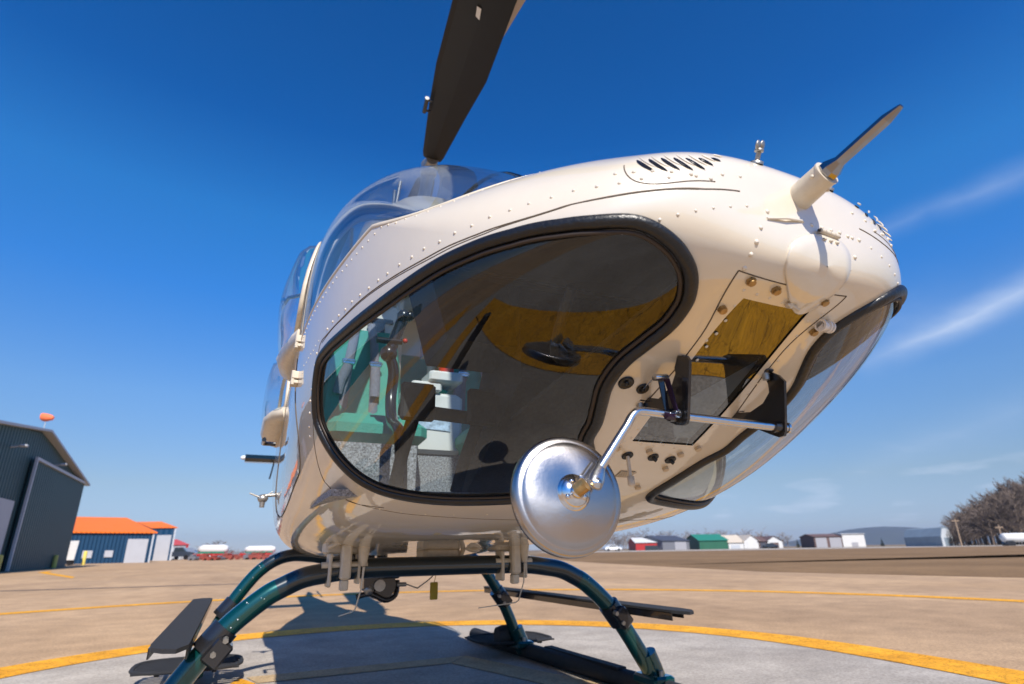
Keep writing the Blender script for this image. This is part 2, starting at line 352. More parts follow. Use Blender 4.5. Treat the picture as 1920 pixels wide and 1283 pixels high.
sheet('painted_marking', [(-1.97, .74), (1.87, .74), (1.77, 1.085), (-1.88, 1.085)], .012, M['yellow'])
sheet('painted_marking', [G(70, 1074), G(135, 1085), G(140, 1082), G(88, 1074), G(100, 1072.5), G(92, 1071.5)], .008, M['yellow'])
sheet('ground_line', [(-30, 21.2), (-.5, 18.2), (-.5, 18.42), (-30, 21.6)], .008, M['seal'])  # thin dark line across the tarmac

# ------------------------------------------------------------------ helicopter hull
SK = [0, .2, .4, .6, .85, 1.15, 1.45, 1.7, 1.95]
KH=[[1.385, 1.464, 1.549, 1.617, 1.676, 2.317, 2.67, 2.766, 2.806], [1.357, 1.249, 1.194, 1.086, 0.914, 0.805, 0.77, 0.724, 0.707], [0.038, 0.279, 0.446, 0.598, 0.737, 0.813, 0.798, 0.77, 0.739], [1.371, 1.351, 1.314, 1.349, 1.533, 1.605, 1.505, 1.41, 1.3], [2.009, 2.401, 2.09, 2.072, 2.101, 2.264, 2.301, 2.444, 2.485], [1.822, 2.122, 2.485, 2.962, 3.478, 4.102, 4.587, 4.444, 3.778]]
D_left=[(0.067, -2.151), (0.126, -2.45), (0.176, -2.595), (0.223, -2.686), (0.275, -2.776)]
D_right=[(0.026, -2.969), (0.03, 2.922), (0.037, 2.576), (0.048, 2.34), (0.061, 2.171), (0.078, 2.089), (0.087, 2.041), (0.102, 1.963), (0.137, 2.47), (0.18, 2.698), (0.234, 2.815)]
D_line1=[(0.115, -0.976), (0.141, -1.157), (0.184, -1.362), (0.234, -1.409), (0.286, -1.377), (0.328, -1.369), (0.371, -1.338), (0.414, -1.318), (0.451, -1.342), (0.488, -1.365), (0.518, -1.401), (0.551, -1.44), (0.581, -1.503), (0.612, -1.562), (0.642, -1.586), (0.675, -1.605), (0.703, -1.629), (0.733, -1.648), (0.764, -1.668), (0.79, -1.68), (0.818, -1.692), (0.846, -1.699), (0.874, -1.703), (0.898, -1.711), (0.924, -1.711), (0.95, -1.711), (0.974, -1.715)]
D_line2=[(1.028, -1.747), (1.039, -1.778), (1.048, -1.813), (1.061, -1.849), (1.074, -1.884), (1.085, -1.927), (1.1, -1.978), (1.106, -2.022)]
D_shellriv=[(0.855, -1.601), (0.885, -1.605), (0.933, -1.605), (0.959, -1.605), (0.985, -1.605), (1.006, -1.605), (1.03, -1.605), (1.045, -1.609), (1.072, -1.605), (1.091, -1.605), (1.117, -1.601), (1.134, -1.601), (1.16, -1.597), (1.176, -1.597), (1.182, -1.601), (1.197, -1.601), (1.195, -1.609)]
D_small=[(1.019, -1.715), (1.037, -1.715), (1.05, -1.719), (1.067, -1.715), (1.082, -1.715), (1.098, -1.715), (1.119, -1.707), (1.132, -1.719)]
D_brass=[(0.308, -2.898), (0.315, -3.067), (0.412, -2.957), (0.319, 2.937), (0.425, 2.902)]
D_brown=[(0.748, -3.083), (0.751, -3.138), (0.753, 3.114), (0.735, 3.087), (0.794, 3.118), (0.855, 3.13)]
D_rectriv=[(0.345, -2.937), (0.347, -3.016), (0.349, -3.087), (0.354, 3.138), (0.397, -2.992), (0.44, -3.028), (0.475, -3.047), (0.508, -3.059), (0.54, -3.071), (0.57, -3.083), (0.399, 2.961), (0.445, 2.977), (0.479, 2.992), (0.514, 3.004), (0.542, 3.02), (0.573, 3.035), (0.599, 3.047), (0.618, 3.059), (0.683, 3.087), (0.703, 3.094), (0.703, -3.091), (0.724, -3.094), (0.737, -3.122), (0.74, -3.138), (0.735, 3.142), (0.74, 3.13), (0.495, -3.039)]
D_plug=[(0.61, -2.925), (0.616, -2.996), (0.766, -3.118), (0.766, 3.142), (0.77, 3.122)]
D_vent=[(0.818, -3.138)]
D_roller=[(0.395, 2.878)]
D_screw=[(0.232, -0.183), (0.219, 0.356)]
D_panel=[(0.288, -2.768), (0.445, -2.969), (0.534, -3.024), (0.59, -3.039), (0.651, -3.047)]
D_paneltop=[(0.288, -2.768), (0.288, -2.937), (0.293, -3.098)]
D_lou=[(0.33, -1.0), (0.271, -1.248), (0.189, -0.827), (0.213, -0.772)]
D_loupan=[(0.345, -1.083), (0.297, -1.393), (0.236, -1.491), (0.147, -1.42), (0.134, -0.642)]
D_cover=[(0.221, -2.969), (0.145, -2.886), (0.093, -2.965), (0.063, 2.945), (0.074, 2.521), (0.113, 2.513), (0.167, 2.678), (0.219, 2.788), (0.288, 2.898), (0.358, 2.988), (0.38, 3.043), (0.354, 3.11), (0.28, -3.075)]
D_rightfl=[(0.128, 1.338), (0.171, 1.405), (0.223, 1.436), (0.256, 1.499)]
D_beltlow=[(1.067, -2.646), (1.004, -2.847), (0.952, -3.024)]
D_seamBelly=[(0.989, 3.079), (1.004, 2.949)]
D_rect=[(0.369, -2.992), (0.373, 2.984), (0.733, 3.11), (0.731, -3.098)]
D_pit=[(0.0, -1.605), (0.0, -2.639), (0.026, -2.969), (0.087, -2.328), (0.059, 2.627), (0.085, 2.729)]
D_seam1=[(0.059, -1.413), (0.1, -1.527), (0.169, -1.582), (0.239, -1.558), (0.321, -1.507), (0.401, -1.46), (0.449, -1.472), (0.54, -1.534), (0.607, -1.589), (0.683, -1.648), (0.774, -1.696), (0.889, -1.727), (0.965, -1.731), (1.011, -1.735), (1.026, -1.821), (1.059, -1.92), (1.08, -2.002), (1.126, -2.238), (1.13, -2.324), (1.117, -2.489), (1.067, -2.646)]
D_winA=[(0.367, -1.641), (0.317, -1.762), (0.291, -1.904), (0.28, -2.092), (0.286, -2.297), (0.312, -2.497), (0.349, -2.65), (0.397, -2.772), (0.436, -2.831), (0.482, -2.867), (0.531, -2.867), (0.575, -2.863), (0.62, -2.89), (0.659, -2.937), (0.698, -2.98), (0.735, -3.004), (0.77, -3.05), (0.83, -3.085), (0.875, -3.098), (0.905, -3.085), (0.925, -3.02), (0.946, -2.93), (0.972, -2.812), (0.998, -2.678), (1.019, -2.556), (1.032, -2.426), (1.041, -2.285), (1.05, -2.14), (1.059, -2.006), (1.05, -1.912), (1.032, -1.829), (1.009, -1.778), (0.97, -1.77), (0.891, -1.774), (0.811, -1.762), (0.748, -1.735), (0.683, -1.688), (0.607, -1.621), (0.54, -1.578), (0.479, -1.558), (0.419, -1.574)]
D_shellb=[(0.581, -0.906), (1.041, -0.242), (0.659, -1.145), (0.705, -1.334), (0.781, -1.574), (0.859, -1.597), (0.944, -1.609), (1.048, -1.597), (1.117, -1.593), (1.186, -1.589), (1.215, -1.601)]
D_misc={'conL': [-0.388, 2.777, 0.818], 'conR': [0.388, 2.772, 0.804]}
D_louvres= [[(0.33, -1.004), (0.267, -1.283)], [(0.304, -1.008), (0.241, -1.295)], [(0.28, -0.992), (0.219, -1.263)], [(0.256, -0.973), (0.195, -1.236)], [(0.234, -0.945), (0.176, -1.157)], [(0.217, -0.866), (0.174, -0.969)], [(0.206, -0.76), (0.187, -0.733)]]


Y0 = .595
def spline_coef(yk):
    n = len(SK); h_ = [SK[i+1]-SK[i] for i in range(n-1)]
    A = [[0.]*n for _ in range(n)]; b = [0.]*n; A[0][0] = A[-1][-1] = 1
    for i in range(1, n-1):
        A[i][i-1] = h_[i-1]; A[i][i] = 2*(h_[i-1]+h_[i]); A[i][i+1] = h_[i]
        b[i] = 3*((yk[i+1]-yk[i])/h_[i]-(yk[i]-yk[i-1])/h_[i-1])
    for i in range(n):                       # elimination
        pv = A[i][i]
        for k in range(i+1, min(n, i+3)):
            fct = A[k][i]/pv
            if fct:
                for j in range(i, n): A[k][j] -= fct*A[i][j]
                b[k] -= fct*b[i]
    mm = [0.]*n
    for i in range(n-1, -1, -1): mm[i] = (b[i]-sum(A[i][j]*mm[j] for j in range(i+1, n)))/A[i][i]
    return [(yk[i], (yk[i+1]-yk[i])/h_[i]-h_[i]*(2*mm[i]+mm[i+1])/3, mm[i], (mm[i+1]-mm[i])/(3*h_[i])) for i in range(n-1)]
CO = [spline_coef(k) for k in KH]
def prof(s):
    i = 0
    while i < len(SK)-2 and s > SK[i+1]: i += 1
    d = s-SK[i]; return [c[i][0]+c[i][1]*d+c[i][2]*d*d+c[i][3]*d**3 for c in CO]
def hull(s, a, off=0.):
    """point on the hull skin; s runs aft, a is the angle round the section (0 top, pi bottom, below pi on the left of the aircraft = +x)"""
    zt, zb, w, zw, n1, n2 = prof(s); sa, ca = math.sin(a), math.cos(a); n = n1 if ca >= 0 else n2
    rho = (abs(sa)**n+abs(ca)**n)**(-1/n)
    p = Vector((w*rho*sa, .585+math.sqrt(s**4+.045**2), zw+(zt-zw if ca >= 0 else zw-zb)*rho*ca))
    if off: p = p+hnorm(s, a)*off
    return p
def hnorm(s, a):
    e = 2e-3; s_ = max(s, .012)
    du = hull(s_+e, a)-hull(s_-e, a); dv = hull(s_, a+e)-hull(s_, a-e)
    return dv.cross(du).normalized()
def cv(s, t):
    """data angle -> section angle (0..2pi)"""
    zt, zb, w, zw, n1, n2 = prof(s); q = abs(t); n = n1 if math.cos(q) >= 0 else n2
    a = math.atan2(abs(math.sin(q))**(2/n), math.copysign(abs(math.cos(q))**(2/n), math.cos(q)))
    return (s, a if t >= 0 else 2*PI-a)
def cl(L): return [cv(*p) for p in L]
def dens(P, n=5, closed=True):
    Q = catmull([(p[0], p[1], 0) for p in P], n, closed); return [(q.x, q.y) for q in Q]
def mir(P): return [(s, 2*PI-a) for s, a in P]
def inpoly(p, P):
    x, y = p; c_ = False; j = len(P)-1
    for i in range(len(P)):
        xi, yi = P[i]; xj, yj = P[j]
        if (yi > y) != (yj > y) and x < (xj-xi)*(y-yi)/(yj-yi)+xi: c_ = not c_
        j = i
    return c_
WA = dens(cl(D_winA), 4); WAm = mir(WA)                       # right chin window (image left) and its mirror
SB = [(.545, 0), (.55, -.5), (.57, -.8), (.605, -.96), (.659, -1.145), (.705, -1.334), (.781, -1.574), (.859, -1.597), (.944, -1.605), (1.045, -1.603), (1.113, -1.60), (1.184, -1.60), (1.213, -1.60)]
RB = [(1.213, -1.60), (1.212, -1.4), (1.235, -1.22), (1.27, -1.10), (1.325, -.88), (1.42, -.62), (1.50, -.35), (1.53, -.15), (1.535, 0)]
def half(L): return [cv(s, abs(t)) for s, t in L]
sb = dens(half(SB), 5, False); rb = dens(half(RB), 5, False)
for _ in range(90): sb = [sb[0]]+[((sb[i-1][0]+2*sb[i][0]+sb[i+1][0])/4, (sb[i-1][1]+2*sb[i][1]+sb[i+1][1])/4) for i in range(1, len(sb)-1)]+[sb[-1]]
WS = sb+rb[1:]                                              # windshield, +x side; closes along a = 0
SKYL = dens(half([(1.40, .86), (1.44, .74), (1.53, .45), (1.565, .12), (1.84, .11), (1.88, .5), (1.86, .95), (1.69, .965), (1.57, .91), (1.47, .88)]), 5)
DOORP = half([(1.228, 1.58), (1.205, 1.70), (1.185, 1.84), (1.18, 1.93), (1.19, 2.01), (1.225, 2.085), (1.295, 2.10), (1.45, 2.10), (1.62, 2.07), (1.72, 1.98), (1.765, 1.8), (1.765, 1.5), (1.74, 1.15), (1.66, 1.06), (1.45, 1.05), (1.34, 1.08), (1.275, 1.19), (1.238, 1.40)])
DOORP = dens(DOORP, 4)
DWIN = dens(half([(1.275, 1.53), (1.268, 1.3), (1.30, 1.18), (1.42, 1.15), (1.54, 1.16), (1.59, 1.23), (1.61, 1.34), (1.59, 1.44), (1.43, 1.50)]), 4)
RC = cl([(.369, -2.986), (.369, 2.986), (.731, 3.102), (.731, -3.102)]); RC = [RC[1], RC[0], RC[3], RC[2]]
polys = {'chinL': WAm, 'chinR': WA, 'skyL': SKYL, 'skyR': mir(SKYL), 'dwL': DWIN, 'dwR': mir(DWIN), 'doorL': DOORP, 'doorR': mir(DOORP), 'lamp': RC,
         'wsL': [(WS[0][0], 0)]+WS[1:-1]+[(WS[-1][0], 0)], 'wsR': [(WS[0][0], 2*PI)]+mir(WS[1:-1])+[(WS[-1][0], 2*PI)]}
pts = []; edges = []
NA = 200; HS = [0, .012, .03, .05, .07]+[.07+i*(1.95-.07)/88 for i in range(1, 89)]
cells = {}
def mark(p): cells.setdefault((int(p[0]/.02), int(p[1]/.03)), []).append(p)
for nm, P in polys.items():
    o = len(pts); Q = []
    for i in range(len(P)):                    # subdivide long runs so they follow the curved skin
        a, b = P[i], P[(i+1) % len(P)]; k = max(1, int(math.hypot((b[0]-a[0])/.03, (b[1]-a[1])/.05)))
        for j in range(k): Q.append((a[0]+(b[0]-a[0])*j/k, a[1]+(b[1]-a[1])*j/k))
    for p in Q: pts.append(p); mark(p)
    edges += [(o+i, o+(i+1) % len(Q)) for i in range(len(Q))]
for i, s in enumerate(HS):
    for j in range(NA+1):
        p = (s, 2*PI*j/NA); ok = True
        if 0 < j < NA and 0 < i < len(HS)-1:
            ci, cj = int(p[0]/.02), int(p[1]/.03)
            for di in (-1, 0, 1):
                for dj in (-1, 0, 1):
                    for q in cells.get((ci+di, cj+dj), ()):
                        if abs(q[0]-p[0]) < .008 and abs(q[1]-p[1]) < .012: ok = False
        if ok: pts.append(p)
res = delaunay_2d_cdt([Vector(p) for p in pts], edges, [], 0, 1e-7)
HV = [(v.x, v.y) for v in res[0]]; HF = res[2]
HP = [hull(s, a) for s, a in HV]; HN = [hnorm(s, a) for s, a in HV]
def zone(c):
    for k in ('chinL', 'chinR', 'skyL', 'skyR', 'lamp', 'dwL', 'dwR', 'doorL', 'doorR', 'wsL', 'wsR'):
        if inpoly(c, polys[k]): return k
    return 'shell'
bbs = {}
ZF = {}
for f in HF:
    c_ = (sum(HV[i][0] for i in f)/len(f), sum(HV[i][1] for i in f)/len(f)); ZF.setdefault(zone(c_), []).append(tuple(f))
def skin(name, faces, mat, parent, off=0., flip=False, extra=None, mats=None, pos=None):
    idx = {}; vs = []; ns = []; fs = []
    for f in faces:
        g = []
        for i in f:
            if i not in idx: idx[i] = len(vs); vs.append((pos[i] if pos else HP[i])+HN[i]*off); ns.append(-HN[i] if flip else HN[i])
            g.append(idx[i])
        a, b, c2 = vs[g[0]], vs[g[1]], vs[g[2]]
        n_ = (b-a).cross(c2-a)
        if (n_.dot(HN[f[0]]) < 0) != flip: g.reverse()
        fs.append(g)
    me = bpy.data.meshes.new(name); k = len(vs)
    ev = []; ef = []; em = []; es = []
    if extra: ev = extra.v; ef = [[i+k for i in f] for f in extra.f]; em = extra.m; es = extra.sm
    me.from_pydata([tuple(p) for p in vs]+list(ev), [], fs+ef)
    for m in (mats or [mat]): me.materials.append(m)
    me.polygons.foreach_set('material_index', [0]*len(fs)+list(em)); me.polygons.foreach_set('use_smooth', [True]*len(fs)+list(es))
    me.update()
    if not extra: me.normals_split_custom_set_from_vertices([tuple(n_) for n_ in ns])
    else:
        nl = []
        for p in me.polygons:
            if p.index < len(fs):
                for vi in p.vertices: nl.append(tuple(ns[vi]))
            else:
                for vi in p.vertices: nl.append((0, 0, 0))
        me.normals_split_custom_set(nl)
    o = bpy.data.objects.new(name, me); COL.objects.link(o); o.parent = parent
    return o
HELI = tag(empty('helicopter', (0, 0, 0)), 'cream helicopter on dark teal skids on the helipad, nose towards the viewer', 'helicopter')

# surface detail that belongs to the shell: rivets, panel gaps
ex = MB()
def rivet(s, a, r=.0065, mi=0, fl=.55):
    r *= .84*random.uniform(.93, 1.07)
    p = hull(s, a); n_ = hnorm(s, a); q = n_.to_track_quat('Z', 'Y').to_matrix()
    ex.ball(p-n_*r*.1, r, 8, mi, (1, 1, fl*1.3), q)
def gapline(L, r=.0016, mi=1, closed=False, n=5, lift=.0):
    P = dens(L, n, closed); pts3 = []; ups = []
    for i in range(len(P) if closed else len(P)-1):
        a, b = P[i], P[(i+1) % len(P)]
        for j in range(2): pts3.append(hull(a[0]+(b[0]-a[0])*j/2, a[1]+(b[1]-a[1])*j/2, lift)); ups.append(hnorm(a[0], a[1]))
    if not closed: pts3.append(hull(*P[-1], lift)); ups.append(hnorm(*P[-1]))
    ex.tube(pts3, r, 6, mi, closed=closed, upv=ups, flat=.6)
for L, r_ in ((D_left, .0066), (D_right, .0060), (D_line1, .0048), (D_line2, .0050), (D_small, .003)):
    for p in cl(L): rivet(*p, r_)
for L, r_ in ((D_line1[:], .0048), (D_line2, .0050)):
    for p in mir(cl(L)): rivet(*p, r_)
acc_ = 0; prev = None
for i in range(len(sb)-1):
    a, b = sb[i], sb[i+1]; dl = (hull(*b)-hull(*a)).length; k = 0
    while acc_ < dl:
        t = acc_/dl; q = (a[0]+(b[0]-a[0])*t-(.016 if b[0] < .95 else .010), a[1]+(b[1]-a[1])*t+(.030 if b[0] > .75 else .012))
        rivet(q[0], q[1], .0040, 0, .5); rivet(q[0], 2*PI-q[1], .0040, 0, .5); acc_ += .034
    acc_ -= dl
for p in cl(D_rectriv): rivet(*p, .0048, 0, .35)
gapline(cl(D_seam1[1:])); gapline(mir(cl(D_seam1[1:])))
gapline([(s-.012, a) for s, a in cl(D_seam1[2:14])], .0012)
gapline(cl(D_loupan[:4]), .0013); gapline(mir(cl(D_loupan[:4])), .0013)
PL = cl(D_panel); gapline(PL, .0018); gapline(mir(PL), .0018); gapline([PL[0], (PL[0][0], PI), mir(PL)[0]], .0015)
gapline(cl([(1.13, -2.33), (1.112, -2.50), (1.07, -2.70), (1.03, -2.95), (1.02, 3.141)]), .0013)
gapline(mir(cl([(1.13, -2.33), (1.112, -2.50), (1.07, -2.70), (1.03, -2.95), (1.02, -3.141)])), .0013)
gapline([(s, a) for s, a in DOORP], .0035, closed=True); gapline(mir(DOORP), .0035, closed=True)
# extra rivet rows: panel rivets along louvre panel, belly frame, lower skin
for k in range(6):
    for L in (cl([(.346-.038*k, -1.22-.03*k)]), mir(cl([(.346-.038*k, -1.22-.03*k)]))): rivet(*L[0], .0052)
for k in range(7):
    rivet(*cv(1.0+.02*k, -3.0+.09*k), .004, 0, .4); rivet(*mir([cv(1.0+.02*k, -3.0+.09*k)])[0], .004, 0, .4)
for k in range(8):
    q = cv(.10+.035*k, -1.95); rivet(q[0], q[1]-.0, .0042, 0, .45); q2 = mir([q])[0]; rivet(*q2, .0042, 0, .45)
# louvres: pressed slots with a dark throat, on both sides of the nose top
for (a, b) in D_louvres:
    for fn in (lambda L: L, mir):
        A, B = fn(cl([a, b])); pp = [hull(A[0]+(B[0]-A[0])*i/6, A[1]+(B[1]-A[1])*i/6, .0005) for i in range(7)]
        uu = [hnorm(A[0]+(B[0]-A[0])*i/6, A[1]+(B[1]-A[1])*i/6) for i in range(7)]
        ex.tube(pp, .005, 8, 2, rads=[.0015, .0038, .0046, .0048, .0046, .0038, .0015], upv=uu, flat=.35)
        fwd = Vector((0, -.0062, .0035))
        ex.tube([p+fwd for p in pp], .003, 8, 0, rads=[.0008, .0022, .0028, .0028, .0028, .0022, .0008], upv=uu, flat=.7)
# fasteners
for p in cl(D_brass):
    P = hull(*p); n_ = hnorm(*p); ex.cyl(P, P+n_*.006, .0098, 6, 3); ex.cyl(P+n_*.006, P+n_*.010, .0075, 12, 3)
for p in cl(D_brown):
    P = hull(*p); n_ = hnorm(*p); ex.cyl(P, P+n_*.008, .0085, 12, 4)
capc = hull(0, 1e-4).lerp(hull(0, PI), .5); ex.add([hull(0, 2*PI*i/40) for i in range(40)]+[capc], [[(i+1) % 40, i, 40] for i in range(40)], 0, False)
skin('nose_shell', ZF['shell'], None, HELI, extra=ex, mats=[M['cream'], M['gap'], M['black'], M['brass'], M['brownbolt']])
# inner lining, 2.5 cm inside the skin; the nose bay ahead of the pedals is dark
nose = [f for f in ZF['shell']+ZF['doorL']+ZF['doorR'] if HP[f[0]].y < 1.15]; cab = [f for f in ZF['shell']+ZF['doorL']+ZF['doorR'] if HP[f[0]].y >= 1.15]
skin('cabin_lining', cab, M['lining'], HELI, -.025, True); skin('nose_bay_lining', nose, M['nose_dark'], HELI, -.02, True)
for k in ('L', 'R'): 
    w = skin('windshield', ZF['ws'+k], M['wind'], HELI, -.004)
    skin('skylight', ZF['sky'+k], M['wind'], HELI, -.003)
def seal(name, P, r, parent, mat, off=0., lift=0., flat=1., insides=0., n=12):
    """rubber bead along a closed outline on the skin; insides shifts it towards the pane"""
    Q = [hull(*p) for p in P]; U = [hnorm(*p) for p in P]; k = len(Q); cx_ = sum(Q, Vector())/k; out = []
    for i in range(k):
        t = (Q[(i+2) % k]-Q[i-2]).normalized(); s_ = U[i].cross(t); 
        out.append((Q[i], s_, U[i]))
    sg = 1 if sum((cx_-q).dot(s_) for q, s_, u_ in out) > 0 else -1
    b = MB(); b.tube([q+s_*sg*insides+u_*lift for q, s_, u_ in out], r, n, 0, closed=True, upv=U, flat=flat)
    return b.build(name, mat, parent)
for k in ('L', 'R'):
    P = polys['chin'+k]
    ch = skin('chin_window', ZF['chin'+k], M['chin'], HELI, -.004)
    seal('rubber_seal', P, .0138, ch, M['rubber'], insides=.011, lift=.001, flat=.85, n=16)
    seal('inner_bead', P, .0045, ch, M['rubber_dull'], insides=.0305, lift=-.001, flat=.8)
lg = skin('landing_light_window', ZF['lamp'], M['lamp_glass'], HELI, -.003)
for k in ('L', 'R'):
    dr = skin('door', ZF['door'+k], M['cream'], HELI, -.0015)
    sx = 1 if k == 'L' else -1
    # bulged window: the pane follows the outline, pushed outboard
    rimP = polys['dw'+k]; Q = [hull(*p) for p in rimP]; cen = sum(Q, Vector())/len(Q)
    rings = [Q, [cen+(q-cen)*.97+Vector((sx*.045, 0, 0)) for q in Q], [cen+(q-cen)*.88+Vector((sx*.075, 0, 0)) for q in Q], [cen+(q-cen)*.55+Vector((sx*.10, 0, 0)) for q in Q], [cen+(q-cen)*.02+Vector((sx*.11, 0, 0)) for q in Q]]
    b = MB(); b.loft(rings, 0, cap=False); pane = b.build('bubble_window', M['wind'], dr)
    seal('window_frame', rimP, .012, dr, M['cream_matte'], insides=-.004, lift=.004)
    # sill box under the bulge
    lo = sorted([q for q in Q if q.z < cen.z-.02], key=lambda q: q.y); y0_, y1_ = 2.16, 3.14
    b = MB(); sec = []
    for i in range(9):
        yy = y0_+(y1_-y0_)*i/8; e = math.sin(PI*min(1, max(0, (i+.6)/9.2)))**.35*(.35+.65*min(1, i/5)); xx = min(lo, key=lambda q: abs(q.y-yy)).x
        zb_ = 1.515+.135*(yy-2.1)
        sec.append([Vector((xx-sx*.01, yy, zb_-.05)), Vector((xx+sx*.065*e, yy, zb_-.03)), Vector((xx+sx*.08*e, yy, zb_+.01)), Vector((xx+sx*.06*e, yy, zb_+.03)), Vector((xx-sx*.01, yy, zb_+.02))])
    b.loft(sec, 0); b.build('window_sill', M['cream_matte'], dr)
    b = MB(); b.tube([Vector((sx*.81, 2.26, 1.74)), Vector((sx*.855, 2.62, 1.87)), Vector((sx*.875, 3.02, 1.97))], .009, 8); b.build('window_strut', M['black'], dr)
    hb = MB(); hb.box((-.018, -.045, -.012), (.018, .045, .012), bev=.004)
    for zz, yy in ((1.44, 2.00), (1.30, 1.97)):
        b = MB(); xx = sx*.822
        b.box((xx-.012, yy-.015, zz-.016), (xx+.012, yy+.04, zz-.004), bev=.002); b.cyl((xx+sx*.006, yy-.01, zz-.02), (xx+sx*.006, yy-.01, zz+.028), .006, 10); b.box((xx-.010, yy-.018, zz+.0), (xx+.012, yy+.01, zz+.026), bev=.002)
        b.build('hinge', M['cream_matte'], dr)
    b = MB(); b.tube([(sx*.80, 3.45, 1.33), (sx*.86, 3.45, 1.33), (sx*.865, 3.45, 1.33), (sx*.865, 3.32, 1.33)], .012, 8); b.build('door_handle', M['black'], dr)
# windshield centre strip and door post strips
b = MB(); b.tube([hull(.84+.69*i/16, 0, .003) for i in range(17)], .016, 8, 0, flat=.35, upv=[hnorm(.84+.69*i/16, 1e-4) for i in range(17)]); b.build('windshield_post', M['black'], HELI)
b = MB()
for m_ in (1, -1):
    P = [p if m_ == 1 else (p[0], 2*PI-p[1]) for p in rb[1:-1]]
    b.tube([hull(*p, -.012) for p in P], .02, 8, 0, flat=.5, upv=[hnorm(*p) for p in P])
    P2 = [(p[0]+.035, p[1]) for p in P]
    b.tube([hull(*p, -.04) for p in P2], .024, 8, 0, flat=.45, upv=[hnorm(*p) for p in P2])
    for i in range(0, len(P)*3):
        q = P[min(len(P)-1, i//3)]; q2 = P[min(len(P)-1, i//3+1)]; t_ = (i % 3)/3; b.ball(hull(q[0]+(q2[0]-q[0])*t_+.018, q[1]+(q2[1]-q[1])*t_, -.018), .005, 6)
b.build('cabin_frame', M['beige'], HELI)
# seal at windshield edge
b = MB()
for m_ in (1, -1):
    P = [p if m_ == 1 else (p[0], 2*PI-p[1]) for p in sb]
    b.tube([hull(*p, -.001) for p in P], .007, 8, 0, flat=.5, upv=[hnorm(*p) for p in P])
b.build('windshield_strip', M['cream_matte'], HELI)

# rear door bubbles
for sx in (1, -1):
    rd = MB(); F_ = [(4.02, 1.66), (4.10, 2.0), (4.35, 2.08), (4.95, 2.08), (5.15, 1.98), (5.2, 1.68), (4.6, 1.62)]
    F_ = [(q.x, q.y) for q in catmull([(a, b_, 0) for a, b_ in F_], 5, True)]; cy_ = 4.6; cz_ = 1.85
    def rr_(k, x): return [Vector((sx*x, cy_+(a-cy_)*k, cz_+(b_-cz_)*k)) for a, b_ in F_]
    rd.loft([rr_(1, .70), rr_(.97, .80), rr_(.88, .855), rr_(.6, .875), rr_(.03, .885)], 0, cap=False); pn = rd.build('rear_bubble_window', M['wind'], HELI)
    rd = MB(); rd.tube(rr_(1, .745), .014, 8, closed=True); rd.build('window_frame', M['cream_matte'], pn)
    rd = MB(); rd.loft([[Vector((sx*.70, y_, 1.58)), Vector((sx*(.74+.11*e), y_, 1.60)), Vector((sx*(.75+.12*e), y_, 1.65)), Vector((sx*(.74+.08*e), y_, 1.68)), Vector((sx*.70, y_, 1.67))] for y_, e in ((4.0, .1), (4.08, .7), (4.3, 1), (4.9, 1), (5.12, .7), (5.2, .1))], 0); rd.build('window_sill', M['cream_matte'], pn)
# rear fuselage, cowling and tail boom
NR = 48
def ellr(y, cz, w, ht, hb, n=2.2, x0=0):
    out = []
    for i in range(NR):
        a = 2*PI*i/NR; sa, ca = math.sin(a), math.cos(a); rho = (abs(sa)**n+abs(ca)**n)**(-1/n)
        out.append(Vector((x0+w*rho*sa, y, cz+(ht if ca >= 0 else hb)*rho*ca)))
    return out
r0 = [hull(1.95, 2*PI*i/NR) for i in range(NR)]
b = MB(); b.loft([r0, ellr(4.85, 1.42, .74, 1.33, .71, 2.9), ellr(5.4, 1.5, .70, 1.15, .74, 2.8), ellr(6.0, 1.62, .58, .85, .72, 2.5), ellr(6.6, 1.75, .42, .58, .58, 2.3), ellr(7.1, 1.86, .29, .34, .36, 2.1)], 0)
b.build('rear_fuselage', M['cream'], HELI)
b = MB(); b.loft([ellr(7.1, 1.86, .285, .33, .35, 2), ellr(8.3, 1.93, .22, .25, .25, 2), ellr(9.3, 1.98, .17, .19, .19, 2), ellr(10.1, 2.02, .13, .14, .14, 2)], 0)
b.build('tail_boom', M['cream'], HELI)
b = MB(); b.loft([ellr(2.75, 2.58, .10, .04, .05), ellr(3.0, 2.66, .34, .22, .1), ellr(3.5, 2.72, .44, .40, .12), ellr(4.6, 2.72, .46, .45, .15), ellr(5.6, 2.55, .42, .45, .3), ellr(6.4, 2.3, .25, .3, .25), ellr(6.9, 2.12, .10, .12, .12)], 0)
cw = b.build('engine_cowling', M['cream'], HELI)
for sx in (1, -1):
    b = MB(); b.tube([(sx*.22, 5.3, 2.85), (sx*.30, 5.42, 3.0), (sx*.42, 5.6, 3.1)], .10, 14, rads=[.09, .10, .105], cap=False); b.build('exhaust_pipe', M['steel'], cw)
    b = MB(); b.prism([(sx*.47, 3.7, 2.78), (sx*.47, 4.2, 2.78), (sx*.47, 4.2, 2.98), (sx*.47, 3.75, 2.98)], (sx*-.02, 0, 0)); b.build('air_intake', M['black'], cw)
b = MB(); b.prism([(-.025, 9.05, 2.05), (-.025, 9.75, 2.05), (-.025, 10.25, 3.32), (-.025, 9.95, 3.36), (-.025, 9.6, 3.2)], (.05, 0, 0)); b.prism([(-.025, 9.1, 1.92), (-.025, 9.75, 1.95), (-.025, 10.05, 1.38), (-.025, 9.8, 1.40)], (.05, 0, 0))
b.build('tail_fin', M['teal'], HELI)
b = MB()
for sx in (1, -1): b.loft([[Vector((x_, y_, z_)) for y_, z_ in ((8.0, 1.90), (8.06, 1.955), (8.3, 1.95), (8.5, 1.91), (8.3, 1.895), (8.06, 1.865))] for x_ in (sx*.1, sx*.97)], 0, sm=False)
st = b.build('stabilizer', M['tealdark'], HELI)
